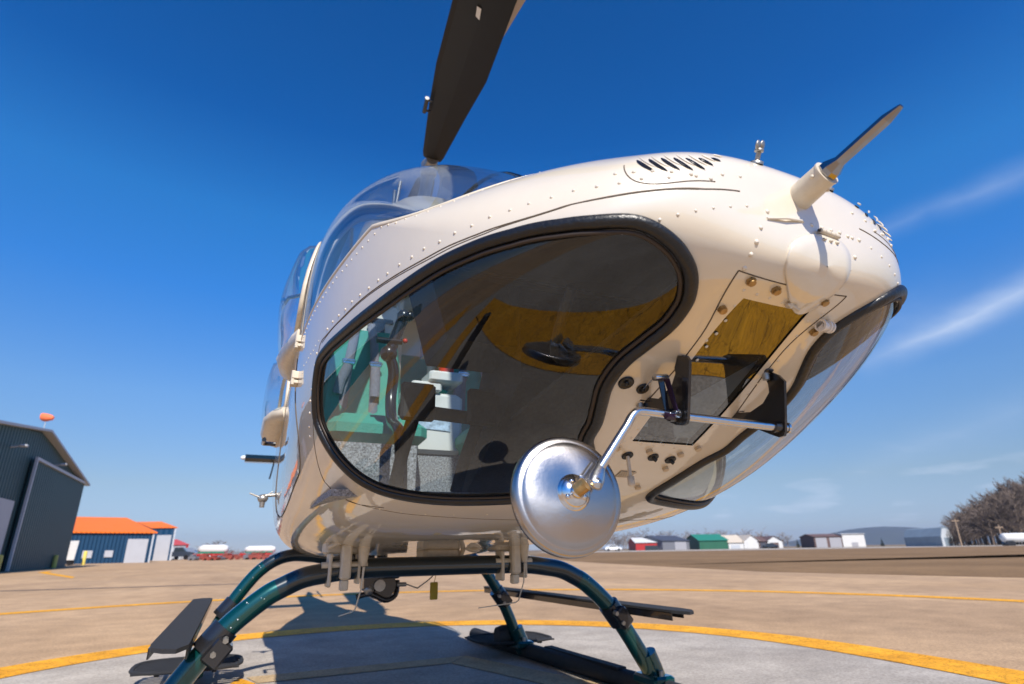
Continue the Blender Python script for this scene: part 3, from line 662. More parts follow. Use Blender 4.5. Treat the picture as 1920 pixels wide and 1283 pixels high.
for sx in (1, -1):
    b = MB(); b.ball((sx*.985, 8.12, 1.92), .028, 10, 0, (1.4, 1, 1)); b.build('position_light', M['label'], st)
b = MB(); b.cyl((-.06, 9.95, 2.75), (.22, 9.95, 2.75), .05, 12); b.prism([(.2, 9.88, 2.75), (.2, 10.02, 2.75), (.2, 10.62, 3.15), (.2, 10.52, 3.25)], (.02, 0, 0)); b.prism([(.2, 9.88, 2.75), (.2, 10.02, 2.75), (.2, 9.42, 2.32), (.2, 9.35, 2.42)], (.02, 0, 0))
b.build('tail_rotor', M['blackmatte'], HELI)

# main rotor
RH = Vector((.195, 4.12, 3.93)); bd = Vector((-.107, -1, 0)).normalized(); bs = Vector((bd.y, -bd.x, 0))
b = MB(); b.tube([(.04, 4.0, 2.9), (0.20, 4.15, 3.9)], .055, 16); b.lathe([(.17, 0), (.17, .02), (.13, .03), (.10, .05)], (0.09, 4.05, 3.22), (0, 0, 1), 24)
for an in (.4, 2.5, 3.6, 5.6): b.cyl((.15*math.cos(an), 3.95+.15*math.sin(an), 3.24), (.13*math.cos(an+.2), 3.95+.13*math.sin(an+.2), 3.56), .014, 8)
b.build('rotor_mast', M['steel'], HELI)
b = MB(); b.lathe([(.0, .10), (.05, .10), (.07, .07), (.07, -.04), (.0, -.05)], RH, (0, 0, 1), 20)
for sg in (1, -1):
    d = bd*sg; b.tube([RH+d*.03, RH+d*.10, RH+d*.16], .06, 16, rads=[.07, .06, .05])
b.build('rotor_hub', M['steel'], HELI)
def rblade(sg):  # blades cut short beyond view so their shadow stays off the nose
    d = bd*sg; w = bs*sg; b = MB(); rings = []; tr = []
    for rr, c0, c1 in ((.14, -.075, .075), (.20, -.09, .09), (.75, -.15, .14), (1.15, -.20, .165), (4.7, -.20, .165), (4.75, -.18, .15)):
        P = RH+d*rr+Vector((0, 0, .02-rr*.004)); tw = Vector((0, 0, .05))
        # leading edge on the c1 side, trailing on c0
        def at_(c_, z_): return P+w*c_+Vector((0, 0, z_+c_*.18))
        rings.append([at_(c1, 0), at_(c1-.03, .018), at_((c0+c1)/2, .022), at_(c0, .003), at_(c0, -.003), at_((c0+c1)/2, -.016), at_(c1-.03, -.014)])
    b.loft(rings, 0, sm=False)
    o = b.build('rotor_blade', M['blade'], HELI)
    t_ = MB(); P0 = RH+d*1.55; P1 = RH+d*4.7
    def q(P, c_, z_): return P+w*c_+Vector((0, 0, .015+z_+c_*.18))
    t_.loft([[q(P0, -.196, .004), q(P0, -.200, .003), q(P0, -.200, -.003), q(P0, -.196, -.004)]]+[[q(RH+d*r_, -.198, .004), q(RH+d*r_, -.255, .001), q(RH+d*r_, -.255, -.001), q(RH+d*r_, -.198, -.004)] for r_ in (1.9, 4.65)], 0, sm=False)
    t_.build('trailing_edge_strip', M['bladeedge'], o)
    c_ = MB(); P = RH+d*.72; c_.tube([P+w*.12, P+w*.168, P+w*.172+d*.11, P+w*.13+d*.11], .011, 8); c_.tube([P+w*.168-d*.02, P+w*.172+d*.13], .016, 10); c_.build('balance_weight', M['black'], o)
    e = MB(); P = RH+d*1.62+Vector((0, 0, -.012)); e.prism([P+w*-.02, P+w*.01+d*.02, P+w*.02+d*.09, P+w*-.01+d*.08], (0, 0, -.003)); e.build('paint_chip', M['label'], o)
rblade(1); rblade(-1)

# ------------------------------------------------------------------ landing gear
def both(L): return [(-x, y, z) for x, y, z in reversed(L)]+L
FY, RY = 2.82, 4.28
fr = [(0, FY, .685), (.30, FY, .685), (.45, FY, .680), (.55, FY, .668), (.64, FY, .652), (.72, FY, .618), (.79, FY, .580), (.90, FY, .490), (.975, FY, .405), (1.045, FY, .310), (1.11, FY, .215), (1.17, FY, .125), (1.20, FY, .07)]
re = [(0, RY, .72), (.30, RY, .72), (.45, RY, .735), (.57, RY, .742), (.66, RY, .722), (.74, RY, .675), (.81, RY, .605), (.90, RY, .475), (.96, RY, .36), (1.02, RY, .235), (1.085, RY, .07)]
GEAR = tag(empty('landing_gear', (0, 0, 0))) if False else HELI
def seg(L, a, b):
    P = catmull(L, 6); return [p for p in P if a <= p.x <= b]
def gear_tube(nm, L, r):
    P = both(L[1:]) if L[0][0] == 0 else both(L)
    c_ = catmull(P, 6)
    xs = .74
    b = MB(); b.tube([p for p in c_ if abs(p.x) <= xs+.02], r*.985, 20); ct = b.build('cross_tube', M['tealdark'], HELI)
    for sx in (1, -1):
        b = MB(); b.tube([p for p in c_ if p.x*sx >= xs], r, 20)
        for k in range(14 if sx < 0 else 5):
            p = random.choice([q for q in c_ if xs+.02 < q.x*sx < 1.0]); b.ball(p+Vector((random.uniform(-.5, .5), -1, random.uniform(-.1, .9))).normalized()*r, random.uniform(.0012, .0028), 6, 1)
        b.build('leg', [M['teal'], M['label']], ct)
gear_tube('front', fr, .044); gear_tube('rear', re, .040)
for sx in (1, -1):
    xk = sx*1.19
    b = MB(); P = catmull([(sx*1.215, .95, .42), (sx*1.21, 1.15, .27), (sx*1.205, 1.45, .12), (sx*1.20, 1.9, .062), (sx*1.19, 2.82, .058), (sx*1.12, 4.28, .058), (sx*1.10, 4.85, .058), (sx*1.095, 5.25, .060)], 6)
    b.tube(P, .05, 16); sk = b.build('skid', M['blackmatte'], HELI)
    b = MB(); b.box((sx*1.19-.03, 2.0, .100), (sx*1.19+.03, 2.55, .114)); b.build('wear_plate', M['grip'], sk); b = MB(); b.box((sx*1.17-.03, 3.1, .100), (sx*1.17+.03, 4.0, .114)); b.build('wear_plate', M['grip'], sk)
    for y_, x_, z0 in ((FY, 1.17, .12), (RY, 1.08, .10)):
        b = MB(); b.tube([(sx*(x_+.035), y_, .055), (sx*x_, y_, z0+.03), (sx*(x_-.035), y_, z0+.105)], .058, 16)
        b.box((sx*x_-.06, y_-.10, .075), (sx*x_+.075, y_+.10, .125), bev=.012)
        for dy in (-.075, .075): b.cyl((sx*x_, y_+dy, .12), (sx*x_, y_+dy, .15), .013, 6, 1)
        b.build('skid_saddle', [M['teal'], M['steel']], sk)
    # flight step, carried by a clamp on each cross tube
    b = MB()
    outl = [(sx*1.150, 2.50), (sx*1.14, 2.42), (sx*1.10, 2.36), (sx*1.06, 2.34), (sx*1.03, 2.44), (sx*1.03, 4.86), (sx*1.05, 4.92), (sx*1.10, 4.92), (sx*1.150, 4.84)]
    b.prism([(x_, y_, .452) for x_, y_ in outl], (0, 0, .014)); b.prism([(sx*1.155, 2.5, .455), (sx*1.155, 4.84, .455), (sx*1.155, 4.84, .420), (sx*1.155, 2.5, .420)], (sx*-.006, 0, 0), 1); b.prism([(sx*1.03, 2.44, .455), (sx*1.03, 4.86, .455), (sx*1.03, 4.86, .420), (sx*1.03, 2.44, .420)], (sx*.006, 0, 0), 1)
    stp = b.build('step_board', [M['grip'], M['black']], HELI)
    for y_, x_, z_ in ((FY, .955, .43), (RY, .925, .43)):
        b = MB(); d_ = Vector((sx*.62, 0, -.78)); P = Vector((sx*x_, y_, z_))
        b.tube([P-d_*.055, P+d_*.055], .056, 16); b.box((-.02, -.062, -.05), (.055, .062, .05), 0, Matrix.Translation(P+Vector((sx*.0, -.02, -.03))) @ Matrix.Rotation(sx*-.67, 4, 'Y'), .008)
        for k in (-.03, .03): b.cyl(P+d_*k+Vector((-sx*.02, -.062, -.015)), P+d_*k+Vector((-sx*.02, -.088, -.02)), .0115, 6, 1)
        b.build('step_clamp', [M['black'], M['steel']], stp)
    # bear paw
    b = MB(); cx_ = sx*1.10; cy_ = 4.52
    out = [(cx_+.30*math.copysign(abs(math.cos(a))**.6, math.cos(a)), cy_+.26*math.copysign(abs(math.sin(a))**.6, math.sin(a)), .112) for a in [2*PI*i/28 for i in range(28)]]
    b.tube(out, .014, 8, closed=True, flat=.7)
    for k in range(-4, 5): b.box((cx_-.285, cy_+k*.052-.012, .102), (cx_+.285, cy_+k*.052+.012, .112))
    for k in (-.15, 0, .15): b.box((cx_+k-.012, cy_-.25, .092), (cx_+k+.012, cy_+.25, .102))
    b.build('bear_paw', M['grip'], sk)
b = MB(); b.tube([(.93, 4.36, .15), (.98, 4.36, .15), (1.07, 4.36, .15)], .075, 16, rads=[.062, .075, .075]); b.build('ground_wheel', M['blackmatte'], HELI)
# fuselage saddles over the front cross tube, whip aerials, cargo hook
for sx in (1, -1):
    b = MB(); x_ = sx*.40
    b.lathe([(.034, .0), (.027, -.05), (.020, -.10), (.013, -.128), (.0, -.13)], (x_, 2.76, .822), (0, 0, 1), 16)
    b.lathe([(.0, .006), (.07, .004), (.072, -.003), (.045, -.005)], (x_, 2.76, .822), (0, 0, 1), 18)
    xb = x_+(-sx)*-.065 if sx < 0 else x_-.03
    xb = x_-.075 if sx < 0 else x_-.045
    b.box((xb-.023, 2.745, .640), (xb+.023, 2.80, .79), bev=.008); b.box((xb-.018, 2.76, .595), (xb+.018, 2.80, .64), bev=.005)
    b.box((xb-.085, 2.80, .745), (xb+.085, 2.95, .81), bev=.01); b.box((xb-.072, 2.77, .61), (xb-.056, 2.86, .75), bev=.005); b.box((xb+.056, 2.77, .62), (xb+.068, 2.86, .75), bev=.004)
    b.cyl((xb-.10, 2.79, .70), (xb+.10, 2.79, .70), .014, 10); b.cyl((xb-.08, 2.77, .775), (xb-.03, 2.75, .80), .012, 8)
    b.build('cross_tube_saddle', M['cream_matte'], HELI)
    b = MB(); b.tube([(x_+.004, 2.76, .69), (x_+.002, 2.775, .60), (x_-.012, 2.81, .515), (x_-.02, 2.83, .505), (x_-.075 if sx < 0 else x_-.21, 2.85, .488)], .0034, 6, rads=[.006, .0034, .0034, .003, .002]); b.build('whip_aerial', M['beige'], HELI)
    xc = sx*.665
    b = MB(); b.tube([(xc-.09, FY, .78), (xc+.05, FY, .76)], .008, 8); 
b = MB()
b.box((-.09, 2.86, .70), (.10, 3.02, .775), bev=.02); b.tube([(-.08, 2.85, .70), (.0, 2.83, .682), (.09, 2.85, .72), (.12, 2.86, .78)], .012, 8)
b.tube(catmull([(.10, 2.82, .80), (.13, 2.80, .87), (.19, 2.80, .86), (.20, 2.81, .79), (.16, 2.82, .755), (.12, 2.83, .765)], 4, True), .010, 8, closed=True)
b.cyl((-.03, 2.84, .80), (.06, 2.84, .80), .018, 10); b.box((-.03, 2.80, .78), (-.01, 2.86, .83)); b.box((.04, 2.80, .78), (.06, 2.86, .83)); b.tube([(.05, 2.85, .8), (.06, 2.83, .86), (.05, 2.82, .92)], .007, 6)
b.build('tie_down_fitting', M['cream_matte'], HELI)
b = MB(); hx, hy, hz = -.185, 3.35, .585
b.box((hx-.10, hy-.06, hz-.03), (hx-.015, hy+.08, hz+.09), bev=.015); b.tube([(hx, hy-.04, hz), (hx, hy+.08, hz)], .075, 16); b.box((hx-.02, hy-.05, hz+.03), (hx+.10, hy+.08, hz+.12), bev=.012)
b.tube(catmull([(hx-.13, hy-.02, hz-.055), (hx-.06, hy-.04, hz-.04), (hx+.02, hy-.04, hz-.075), (hx+.08, hy-.02, hz-.05), (hx+.09, hy, hz+.02)], 4), .014, 8); b.cyl((hx-.02, hy-.06, hz+.0), (hx-.02, hy-.075, hz), .03, 12, 1); b.cyl((hx, hy, hz+.06), (hx, hy, .74), .03, 10); b.ball((hx-.07, hy-.04, hz-.02), .03, 8, 1)
b.build('cargo_hook', [M['black'], M['steel']], HELI)
b = MB(); b.tube(catmull([(hx+.09, hy-.02, hz+.05), (hx+.16, hy-.02, hz+.055), (.06, hy-.03, hz+.048), (.115, hy-.03, hz+.07), (.118, hy-.03, .69)], 5), .005, 6)
b.tube(catmull([(hx+.08, hy-.04, hz-.0), (hx+.13, hy-.04, hz-.0), (hx+.19, hy-.04, hz-.02), (.02, hy-.04, hz-.015), (.09, hy-.03, hz+.03), (.118, hy-.03, hz+.07)], 5), .0035, 6); b.cyl((hx+.08, hy-.04, hz), (hx+.13, hy-.04, hz), .011, 8)
b.build('hook_cable', M['steel'], HELI)
b = MB(); b.box((.085, hy-.035, hz-.085), (.130, hy-.025, hz+.005), bev=.004); b.tube([(.108, hy-.03, hz+.0), (.118, hy-.03, hz+.05)], .002, 5); b.build('tag', pm('yellow_tag', (.42, .30, .02), .6, var=.1), HELI)
b = MB(); b.box((-.40, 3.0, .72), (-.30, 3.9, .738)); b.cyl((-.15, 3.35, .69), (-.05, 3.35, .69), .02, 8); b.build('belly_fairing', M['blackmatte'], HELI)
# V shaped aerial and static wick on the right rear side
b = MB(); A0 = Vector((-.80, 4.5, 1.12)); b.tube([(-.70, 4.5, 1.15), A0+Vector((-.02, 0, .015))], .012, 8); b.ball(A0, .028, 8, 0, (1.3, 1, 1.1)); b.tube([A0, A0+Vector((-.09, 0, .035))], .016, 6, rads=[.02, .012], flat=.4); b.tube([A0, A0+Vector((.06, 0, .05))], .012, 6, rads=[.018, .008], flat=.4); b.tube([A0, A0+Vector((-.0, 0, -.06))], .018, 8, rads=[.02, .016]); b.build('v_aerial', M['steel'], HELI)
b = MB(); b.tube([(-.62, 8.1, 1.87), (-.64, 8.1, 1.72), (-.65, 8.1, 1.66)], .010, 6); b.build('static_wick', M['black'], HELI)

# ------------------------------------------------------------------ nose fittings
pd = Vector((0, -.236, .052)).normalized(); PB = Vector((0, .640, 1.398))
b = MB(); b.tube([PB, PB+pd*.073], .0255, 24, rads=[.0275, .0255]); b.tube([PB+pd*.071, PB+pd*.0745], .0268, 24)
b.tube([PB+pd*-.01, PB+pd*.002, PB+pd*.012], .03, 20, rads=[.029, .0282, .0275])
for an in (1.0, 3.3, 5.2): b.ball(PB+pd*.060+Vector((math.cos(an), 0, math.sin(an)))*.0255, .0045, 8)
pt = b.build('pitot_mount', M['cream_matte'], HELI)
def hexr(P, r, n=8, ph=.2): 
    u_ = Vector((1, 0, 0)); w_ = pd.cross(u_).normalized(); return [P+(u_*math.cos(2*PI*i/n+ph)+w_*math.sin(2*PI*i/n+ph))*r for i in range(n)]
b = MB(); b.loft([hexr(PB+pd*.070, .0205), hexr(PB+pd*.086, .0205), hexr(PB+pd*.104, .0118), hexr(PB+pd*.200, .0110), hexr(PB+pd*.225, .0056), hexr(PB+pd*.228, .0042)], 0, sm=False); b.lathe([(.0042, .2281), (.003, .2282), (.002, .222)], PB, pd, 10, 1)
b.build('pitot_probe', [M['darkchrome'], M['black']], pt)
# thumb screws on the nose cap
for (s, a), tw in zip(cl(D_screw), (.3, 1.3)):
    P = hull(s, a); n_ = (hnorm(s, a)+Vector((0, -.1, 1.0))).normalized(); b = MB()
    b.lathe([(.013, -.003), (.013, .003), (.006, .004), (.005, .006)], P, n_, 14); b.cyl(P, P+n_*.026, .0035, 8)
    for k in range(5): b.lathe([(.0045, .007+k*.003), (.0055, .0085+k*.003), (.0045, .010+k*.003)], P, n_, 10)
    b.lathe([(.0, .0225), (.009, .0225), (.009, .028), (.0, .028)], P, n_, 12)
    side_ = Vector((math.cos(tw), math.sin(tw), .25)).normalized(); Q = P+n_*.036
    for sg in (1, -1): b.ball(Q+side_*.0095*sg+n_*.002*sg, .0098, 10, 0, (1, .35, 1.05), Matrix(((side_.x, n_.cross(side_).x, n_.x), (side_.y, n_.cross(side_).y, n_.y), (side_.z, n_.cross(side_).z, n_.z))))
    b.build('thumb_screw', M['steel'], HELI)
# jack / tow point cover under the nose: a hinged teardrop plate
CV = catmull([(s, a, 0) for s, a in []] or [(0, 0, 0)], 1)
def nose_pt(x, z, off=0.):
    """point of the nose skin straight ahead of x,z"""
    lo, hi = 0., .9
    for _ in range(30):
        m_ = (lo+hi)/2; zt, zb, w, zw, n1, n2 = prof(m_); zz = z-zw; n = n1 if zz > 0 else n2
        F = (abs(x/w)**n+abs(zz/((zt-zw) if zz > 0 else (zw-zb)))**n)
        if F > 1: lo = m_
        else: hi = m_
    e = .004
    if off == 0: return Vector((x, .585+math.sqrt(hi**4+.045**2), z))
    p = nose_pt(x, z); n_ = (nose_pt(x+e, z)-nose_pt(x-e, z)).cross(nose_pt(x, z+e)-nose_pt(x, z-e)).normalized()
    return p+n_*(off if n_.y < 0 else -off)
out = []
for i in range(36):
    an = 2*PI*i/36; rx, rz = .056, .050; x = .034+rx*math.cos(an); z = 1.262+rz*math.sin(an)
    if math.sin(an) < 0: x -= .022*(math.sin(an)**2); z += -.022*abs(math.sin(an))**5
    out.append((x, z))
cov = catmull([hull(*cv(s, t)) for s, t in D_cover], 3, True); out = [(p.x, p.z) for p in cov]
cxx = sum(p[0] for p in out)/len(out); czz = sum(p[1] for p in out)/len(out); b = MB(); rings = []
for k, o_ in ((1.0, -.003), (1.0, .004), (.975, .0055), (.7, .006), (.35, .006), (.02, .006)):
    rings.append([nose_pt(cxx+(x-cxx)*k, czz+(z-czz)*k, o_) for x, z in out])
b.loft(rings, 0, cap=False); n = len(out)
b.tube([nose_pt(cxx+(x-cxx)*1.05, czz+(z-czz)*1.05, .001) for x, z in out if z > czz+.0][:40], .0001, 4)
mx_h = 0; cc = nose_pt(cxx, czz); cn = (nose_pt(cxx, czz, .01)-cc).normalized()
def onpl(p, h_): return nose_pt(p.x, p.z, max(h_, .001))
cvo = b.build('access_cover', M['cream'], HELI)
b = MB(); hd = Vector((1, 0, -.05)).normalized(); hc = nose_pt(cxx+.012, max(p[1] for p in out)+.002, .006)
for k in range(4): b.cyl(hc+hd*(-.026+k*.013), hc+hd*(-.026+k*.013+.0118), .0056, 10)
b.cyl(hc-hd*.03, hc+hd*.03, .0025, 8, 1); b.build('hinge', [M['cream_matte'], M['black']], cvo)
for dx in (-.018, 0, .018):
    b = MB(); b.ball(nose_pt(cxx+.012+dx, max(p[1] for p in out)-.014, .006), .0050, 8, 0, (1, 1, .8)); b.build('rivet', M['cream_matte'], cvo)
b = MB(); lb = nose_pt(cxx-.02, min(p[1] for p in out)+.008, .008); b.tube([lb-hd*.012, lb+hd*.004, lb+hd*.020-Vector((0, 0, .006))], .0032, 6); b.cyl(lb-hd*.002+cn*.002, lb-hd*.002-cn*.01, .006, 8)
b.build('latch', M['cream_matte'], cvo)
# pitot doubler plate with its lower lip
b = MB(); A = hull(*cv(*D_pit[3])); B = hull(*cv(*D_pit[2]))
b.tube([A+hnorm(*cv(*D_pit[3]))*.001, (A+B)/2+Vector((0, -.006, 0)), B+hnorm(*cv(*D_pit[2]))*.001], .0028, 6); b.build('doubler_lip', M['cream'], HELI)
# tie eye / roller fitting right of the lamp window
P = hull(*cl(D_roller)[0]); n_ = hnorm(*cl(D_roller)[0]); b = MB(); ax = (Vector((1, .1, .1))-n_*Vector((1, .1, .1)).dot(n_)).normalized()
b.cyl(P+n_*.012-ax*.014, P+n_*.012+ax*.016, .0095, 14); 
for k in (-.014, .006, .016): b.cyl(P+n_*.012+ax*k, P+n_*.012+ax*(k+.004), .0135, 14)
b.tube([P-n_*.004-ax*.004, P+n_*.010-ax*.004], .008, 8); b.build('tie_eye', pm('white_nylon', (.75, .72, .68), .35), HELI)
# grommets and drains around the lamp window
for i, (s, a) in enumerate(cl(D_plug)):
    P = hull(s, a); n_ = hnorm(s, a); r = (.0175, .0145, .0150, .0145, .0150)[i]; b = MB()
    b.lathe([(r, -.002), (r, .0035), (r*.82, .005), (r*.45, .001), (r*.3, .001), (0, .001)], P, n_, 20)
    b.lathe([(r*.28, .0), (r*.28, .006), (0, .007)], P+Vector((.001, 0, 0)), n_, 10)
    if i in (3, 4): b.tube([P+n_*.006, P+n_*.012+Vector((.006, -.001, .0))], .005, 8)
    g = b.build('grommet', M['rubber'], HELI)
    if i == 2:
        b = MB(); b.tube([P+n_*.003, P+Vector((.001, -.004, -.052))], .0048, 8); b.lathe([(0, .008), (.0085, .006), (.0092, -.014), (.006, -.018), (0, -.019)], P+Vector((.002, -.004, -.058)), (0, .05, 1), 12); b.build('drain_tube', M['cream_matte'], g)
P = hull(*cl(D_vent)[0]); n_ = hnorm(*cl(D_vent)[0]); b = MB(); u_ = Vector((1, 0, 0)); w_ = n_.cross(u_)
b.add([P+n_*.001+u_*x_+w_*y_ for x_, y_ in ((-.022, -.014), (.020, -.014), (.026, .016), (-.022, .016))], [[0, 1, 2, 3]], 0)
for k in range(9):
    b.tube([P+n_*.002+u_*(-.022+k*.0055)+w_*-.014, P+n_*.002+u_*(-.016+k*.0055)+w_*.016], .0011, 5, 1)
for k in range(6): b.tube([P+n_*.002+u_*-.022+w_*(-.013+k*.0056), P+n_*.002+u_*.024+w_*(-.013+k*.0056)], .0011, 5, 1)
b.build('drain_vent', [M['gap'], M['cream_matte']], HELI)
# landing lights behind the clear panel
lc = hull(.55, PI)
b = MB()
for dy in (-.14, .09):
    c_ = lc+Vector((0, dy, .10-dy*.5)); b.lathe([(.0, .0), (.05, .008), (.075, .03), (.08, .045)], c_+Vector((0, .02, .03)), Vector((0, -.5, -.87)), 20); b.lathe([(.08, .045), (.085, .045), (.085, .02)], c_+Vector((0, .02, .03)), Vector((0, -.5, -.87)), 20, 1)
pass

# ------------------------------------------------------------------ chin mirror
def plate(x, poly, t_, mat, name, parent):
    b = MB(); b.prism([(x, y_, z_) for y_, z_ in poly], (t_, 0, 0)); return b.build(name, mat, parent)
MIR = empty('chin_mirror', (0, 0, 0)); MIR.parent = HELI
LP = [(.878, 1.128), (.851, 1.117), (.846, 1.108), (.872, .992), (.878, .984), (.889, .982), (.909, .987), (.948, 1.011), (1.010, 1.050), (1.012, 1.066), (.999, 1.068), (.953, 1.053), (.908, 1.069), (.891, 1.093), (.892, 1.105)]
RP = [(.905, 1.125), (.882, 1.124), (.866, 1.113), (.853, 1.095), (.874, .986), (.880, .977), (.892, .976), (.905, .982), (1.020, 1.043), (1.026, 1.058), (1.014, 1.066), (.995, 1.054), (.960, 1.048), (.920, 1.060), (.898, 1.080), (.897, 1.100)]
plate(-.139, LP, .007, M['black'], 'bracket_plate', MIR); plate(.134, RP, .007, M['black'], 'bracket_plate', MIR)
for x_, sg in ((-.132, 1), (.134, -1)):
    b = MB(); b.box((x_+(0 if sg > 0 else -.022), .872, 1.122), (x_+(.022 if sg > 0 else 0), .905, 1.130), M4=None, bev=.003); b.cyl((x_+sg*.012, .889, 1.123), (x_+sg*.012, .889, 1.106), .008, 10, 1); b.build('mounting_foot', [M['black'], M['steel']], MIR)
    b = MB(); b.box((x_+(0 if sg < 0 else -.026), .995, 1.058), (x_+(.026 if sg < 0 else 0.0), 1.025, 1.066), bev=.003); b.cyl((x_-sg*.014, 1.010, 1.059), (x_-sg*.014, 1.010, 1.046), .008, 10, 1); b.build('mounting_foot', [M['black'], M['steel']], MIR)
TA = Vector((.150, .888, .997)); TB = Vector((-.150, .904, 1.006)); TC = Vector((-.214, .912, 1.010))
b = MB(); arm = [TA, TB, TC+Vector((.015, 0, 0))]+catmull([TC, TC+Vector((-.016, 0, -.002)), TC+Vector((-.031, 0, -.014)), TC+Vector((-.042, 0, -.030))], 4)[1:]+[Vector((-.318, .925, .895)), Vector((-.337, .925, .868))]
b.tube(arm, .0088, 16); b.build('support_tube', M['alu'], MIR)
b = MB(); b.tube([(.118, .8895, .998), (.134, .888, .997)], .0125, 14); b.build('tube_bushing', M['black'], MIR); b = MB(); b.tube([(-.128, .903, 1.005), (-.156, .904, 1.006)], .0135, 14); b.build('tube_bushing', M['black'], MIR)
b = MB(); b.cyl((.141, .888, .997), (.152, .887, .997), .0105, 14); b.cyl((.152, .887, .997), (.158, .887, .997), .013, 14); b.ball((.159, .886, .997), .006, 8); b.build('end_bolt', [M['chrome'], M['black']], MIR); b = MB(); b.cyl((-.150, .900, 1.006), (-.150, .882, 1.004), .0085, 12); b.ball((-.150, .880, 1.004), .0055, 8, 1); b.build('end_bolt', [M['chrome'], M['black']], MIR)
# control lever
b = MB(); b.prism([(-.172, .888, .998), (-.150, .888, .998), (-.150, .905, 1.016), (-.172, .905, 1.016)], (0, .01, -.004)); b.prism([(-.150, .880, 1.000), (-.150, .889, 1.000), (-.160, .900, 1.078), (-.160, .886, 1.078)], (-.003, 0, 0)); b.build('control_lever', M['purple'], MIR)
LE = Vector((-.170, .900, 1.081)); b = MB()
b.prism([(-.156, .900, 1.000), (-.168, .900, 1.000), (-.173, .905, 1.078), (-.163, .900, 1.080)], (0, .003, 0)); b.build('lever_arm', M['black'], MIR)
b = MB(); b.cyl(LE+Vector((-.018, 0, .0)), LE+Vector((.006, 0, .002)), .0075, 12); b.cyl(LE+Vector((.008, 0, .002)), LE+Vector((.013, 0, .002)), .009, 12); b.tube([LE+Vector((-.016, .004, 0)), hull(*cl(D_plug)[1])+Vector((0, 0, -.002))], .0015, 6); b.build('cable_end', M['chrome'], MIR)
# disc: polished convex back
DC = Vector((-.374, .950, .847)); dn = Vector((-.06, -.99, .10)).normalized(); Rr = .1105
b = MB(); prof_ = [(Rr*.985, -.020), (Rr*1.01, -.018), (Rr*1.012, -.008), (Rr*.998, -.001), (Rr*.975, .003), (Rr*.90, .0042), (Rr*.875, .0048), (Rr*.86, .0062)]
for k in range(1, 13):
    r_ = Rr*.86*(1-k/12.); prof_.append((max(r_, .0004), .0065+.0145*(1-(r_/(Rr*.86))**2)))
b.lathe(prof_, DC, dn, 96); md = b.build('mirror_disc', M['discm'], MIR, origin=DC)
b = MB(); b.lathe([(0, -.021), (Rr*.98, -.021), (Rr*1.0, -.015)], DC, dn, 64); b.build('mirror_face', M['black'], md).location = -DC
b = MB(); b.lathe([(.034, .016), (.0335, .020), (.029, .0215), (.0265, .0245), (.026, .026), (0.0001, .0262)], DC, dn, 40)
b.lathe([(.013, .026), (.0135, .032), (.011, .036), (.0001, .036)], DC+Vector((.002, 0, 0)), dn, 20)
u_ = Vector((1, 0, 0)); w_ = dn.cross(u_).normalized()
if w_.z < 0: w_ = -w_
for an in (-.5, -2.64, 1.9): b.ball(DC+dn*.0262+(u_*math.cos(an)+w_*math.sin(an))*.0195, .0052, 10, 0, (1, .7, 1)); 
b.build('hub_plate', M['chrome'], md).location = -DC
b = MB(); J = Vector((-.339, .915, .864)); b.tube([DC+dn*.03, DC+dn*.045+Vector((.012, 0, .010))], .0135, 16); b.build('ball_joint', M['brass'], md).location = -DC
b = MB(); ad_ = (Vector((-.318, .925, .895))-J).normalized()
b.tube([J+ad_*-.004, J+ad_*.012, J+ad_*.035, J+ad_*.06], .012, 14, rads=[.0155, .0165, .0115, .0092], flat=.75, upv=Vector((0, -1, 0))); b.lathe([(.0001, .014), (.0055, .014), (.0065, .010), (.0095, .0105), (.0105, .008), (.0115, .003)], J, Vector((0, -1, 0)), 18)
b.tube([J+Vector((-.02, .012, .012)), J+ad_*.05+Vector((-.016, .012, 0))], .0045, 8)
b.build('clamp_fork', M['alu'], MIR)

# ------------------------------------------------------------------ cabin
b = MB(); 
def ledge(y0, y1, z, x, t_=.02): b.box((-x, y0, z-t_), (x, y1, z))
ledge(1.75, 4.3, .925, .70); ledge(4.25, 4.3, 1.9, .6, 1.0); b.build('cabin_floor', M['carpet'], HELI)
b = MB(); b.box((-.70, 2.82, .93), (-.16, 3.55, 1.255)); b.box((.16, 2.82, .93), (.70, 3.55, 1.255)); b.box((-.16, 3.05, .93), (.16, 3.55, 1.26)); b.build('seat_base', M['carpet'], HELI)
b = MB(); b.box((-.74, 3.56, .93), (.74, 3.60, 1.62)); b.box((-.155, 3.02, 1.255), (.155, 3.56, 1.60), bev=.02); b.box((-.155, 3.0, 1.60), (.02, 3.30, 1.655), bev=.01); b.box((-.06, 2.98, 1.655), (.14, 3.16, 1.72), bev=.012); b.build('centre_console', M['white_shell'], HELI)
b = MB(); b.prism([(-.12, 3.018, 1.45), (.08, 3.018, 1.44), (.08, 3.018, 1.38), (-.12, 3.018, 1.39)], (0, -.004, 0)); b.build('map_sheet', pm('map_print', (.45, .60, .75), .7, var=.5, vscale=40), HELI)
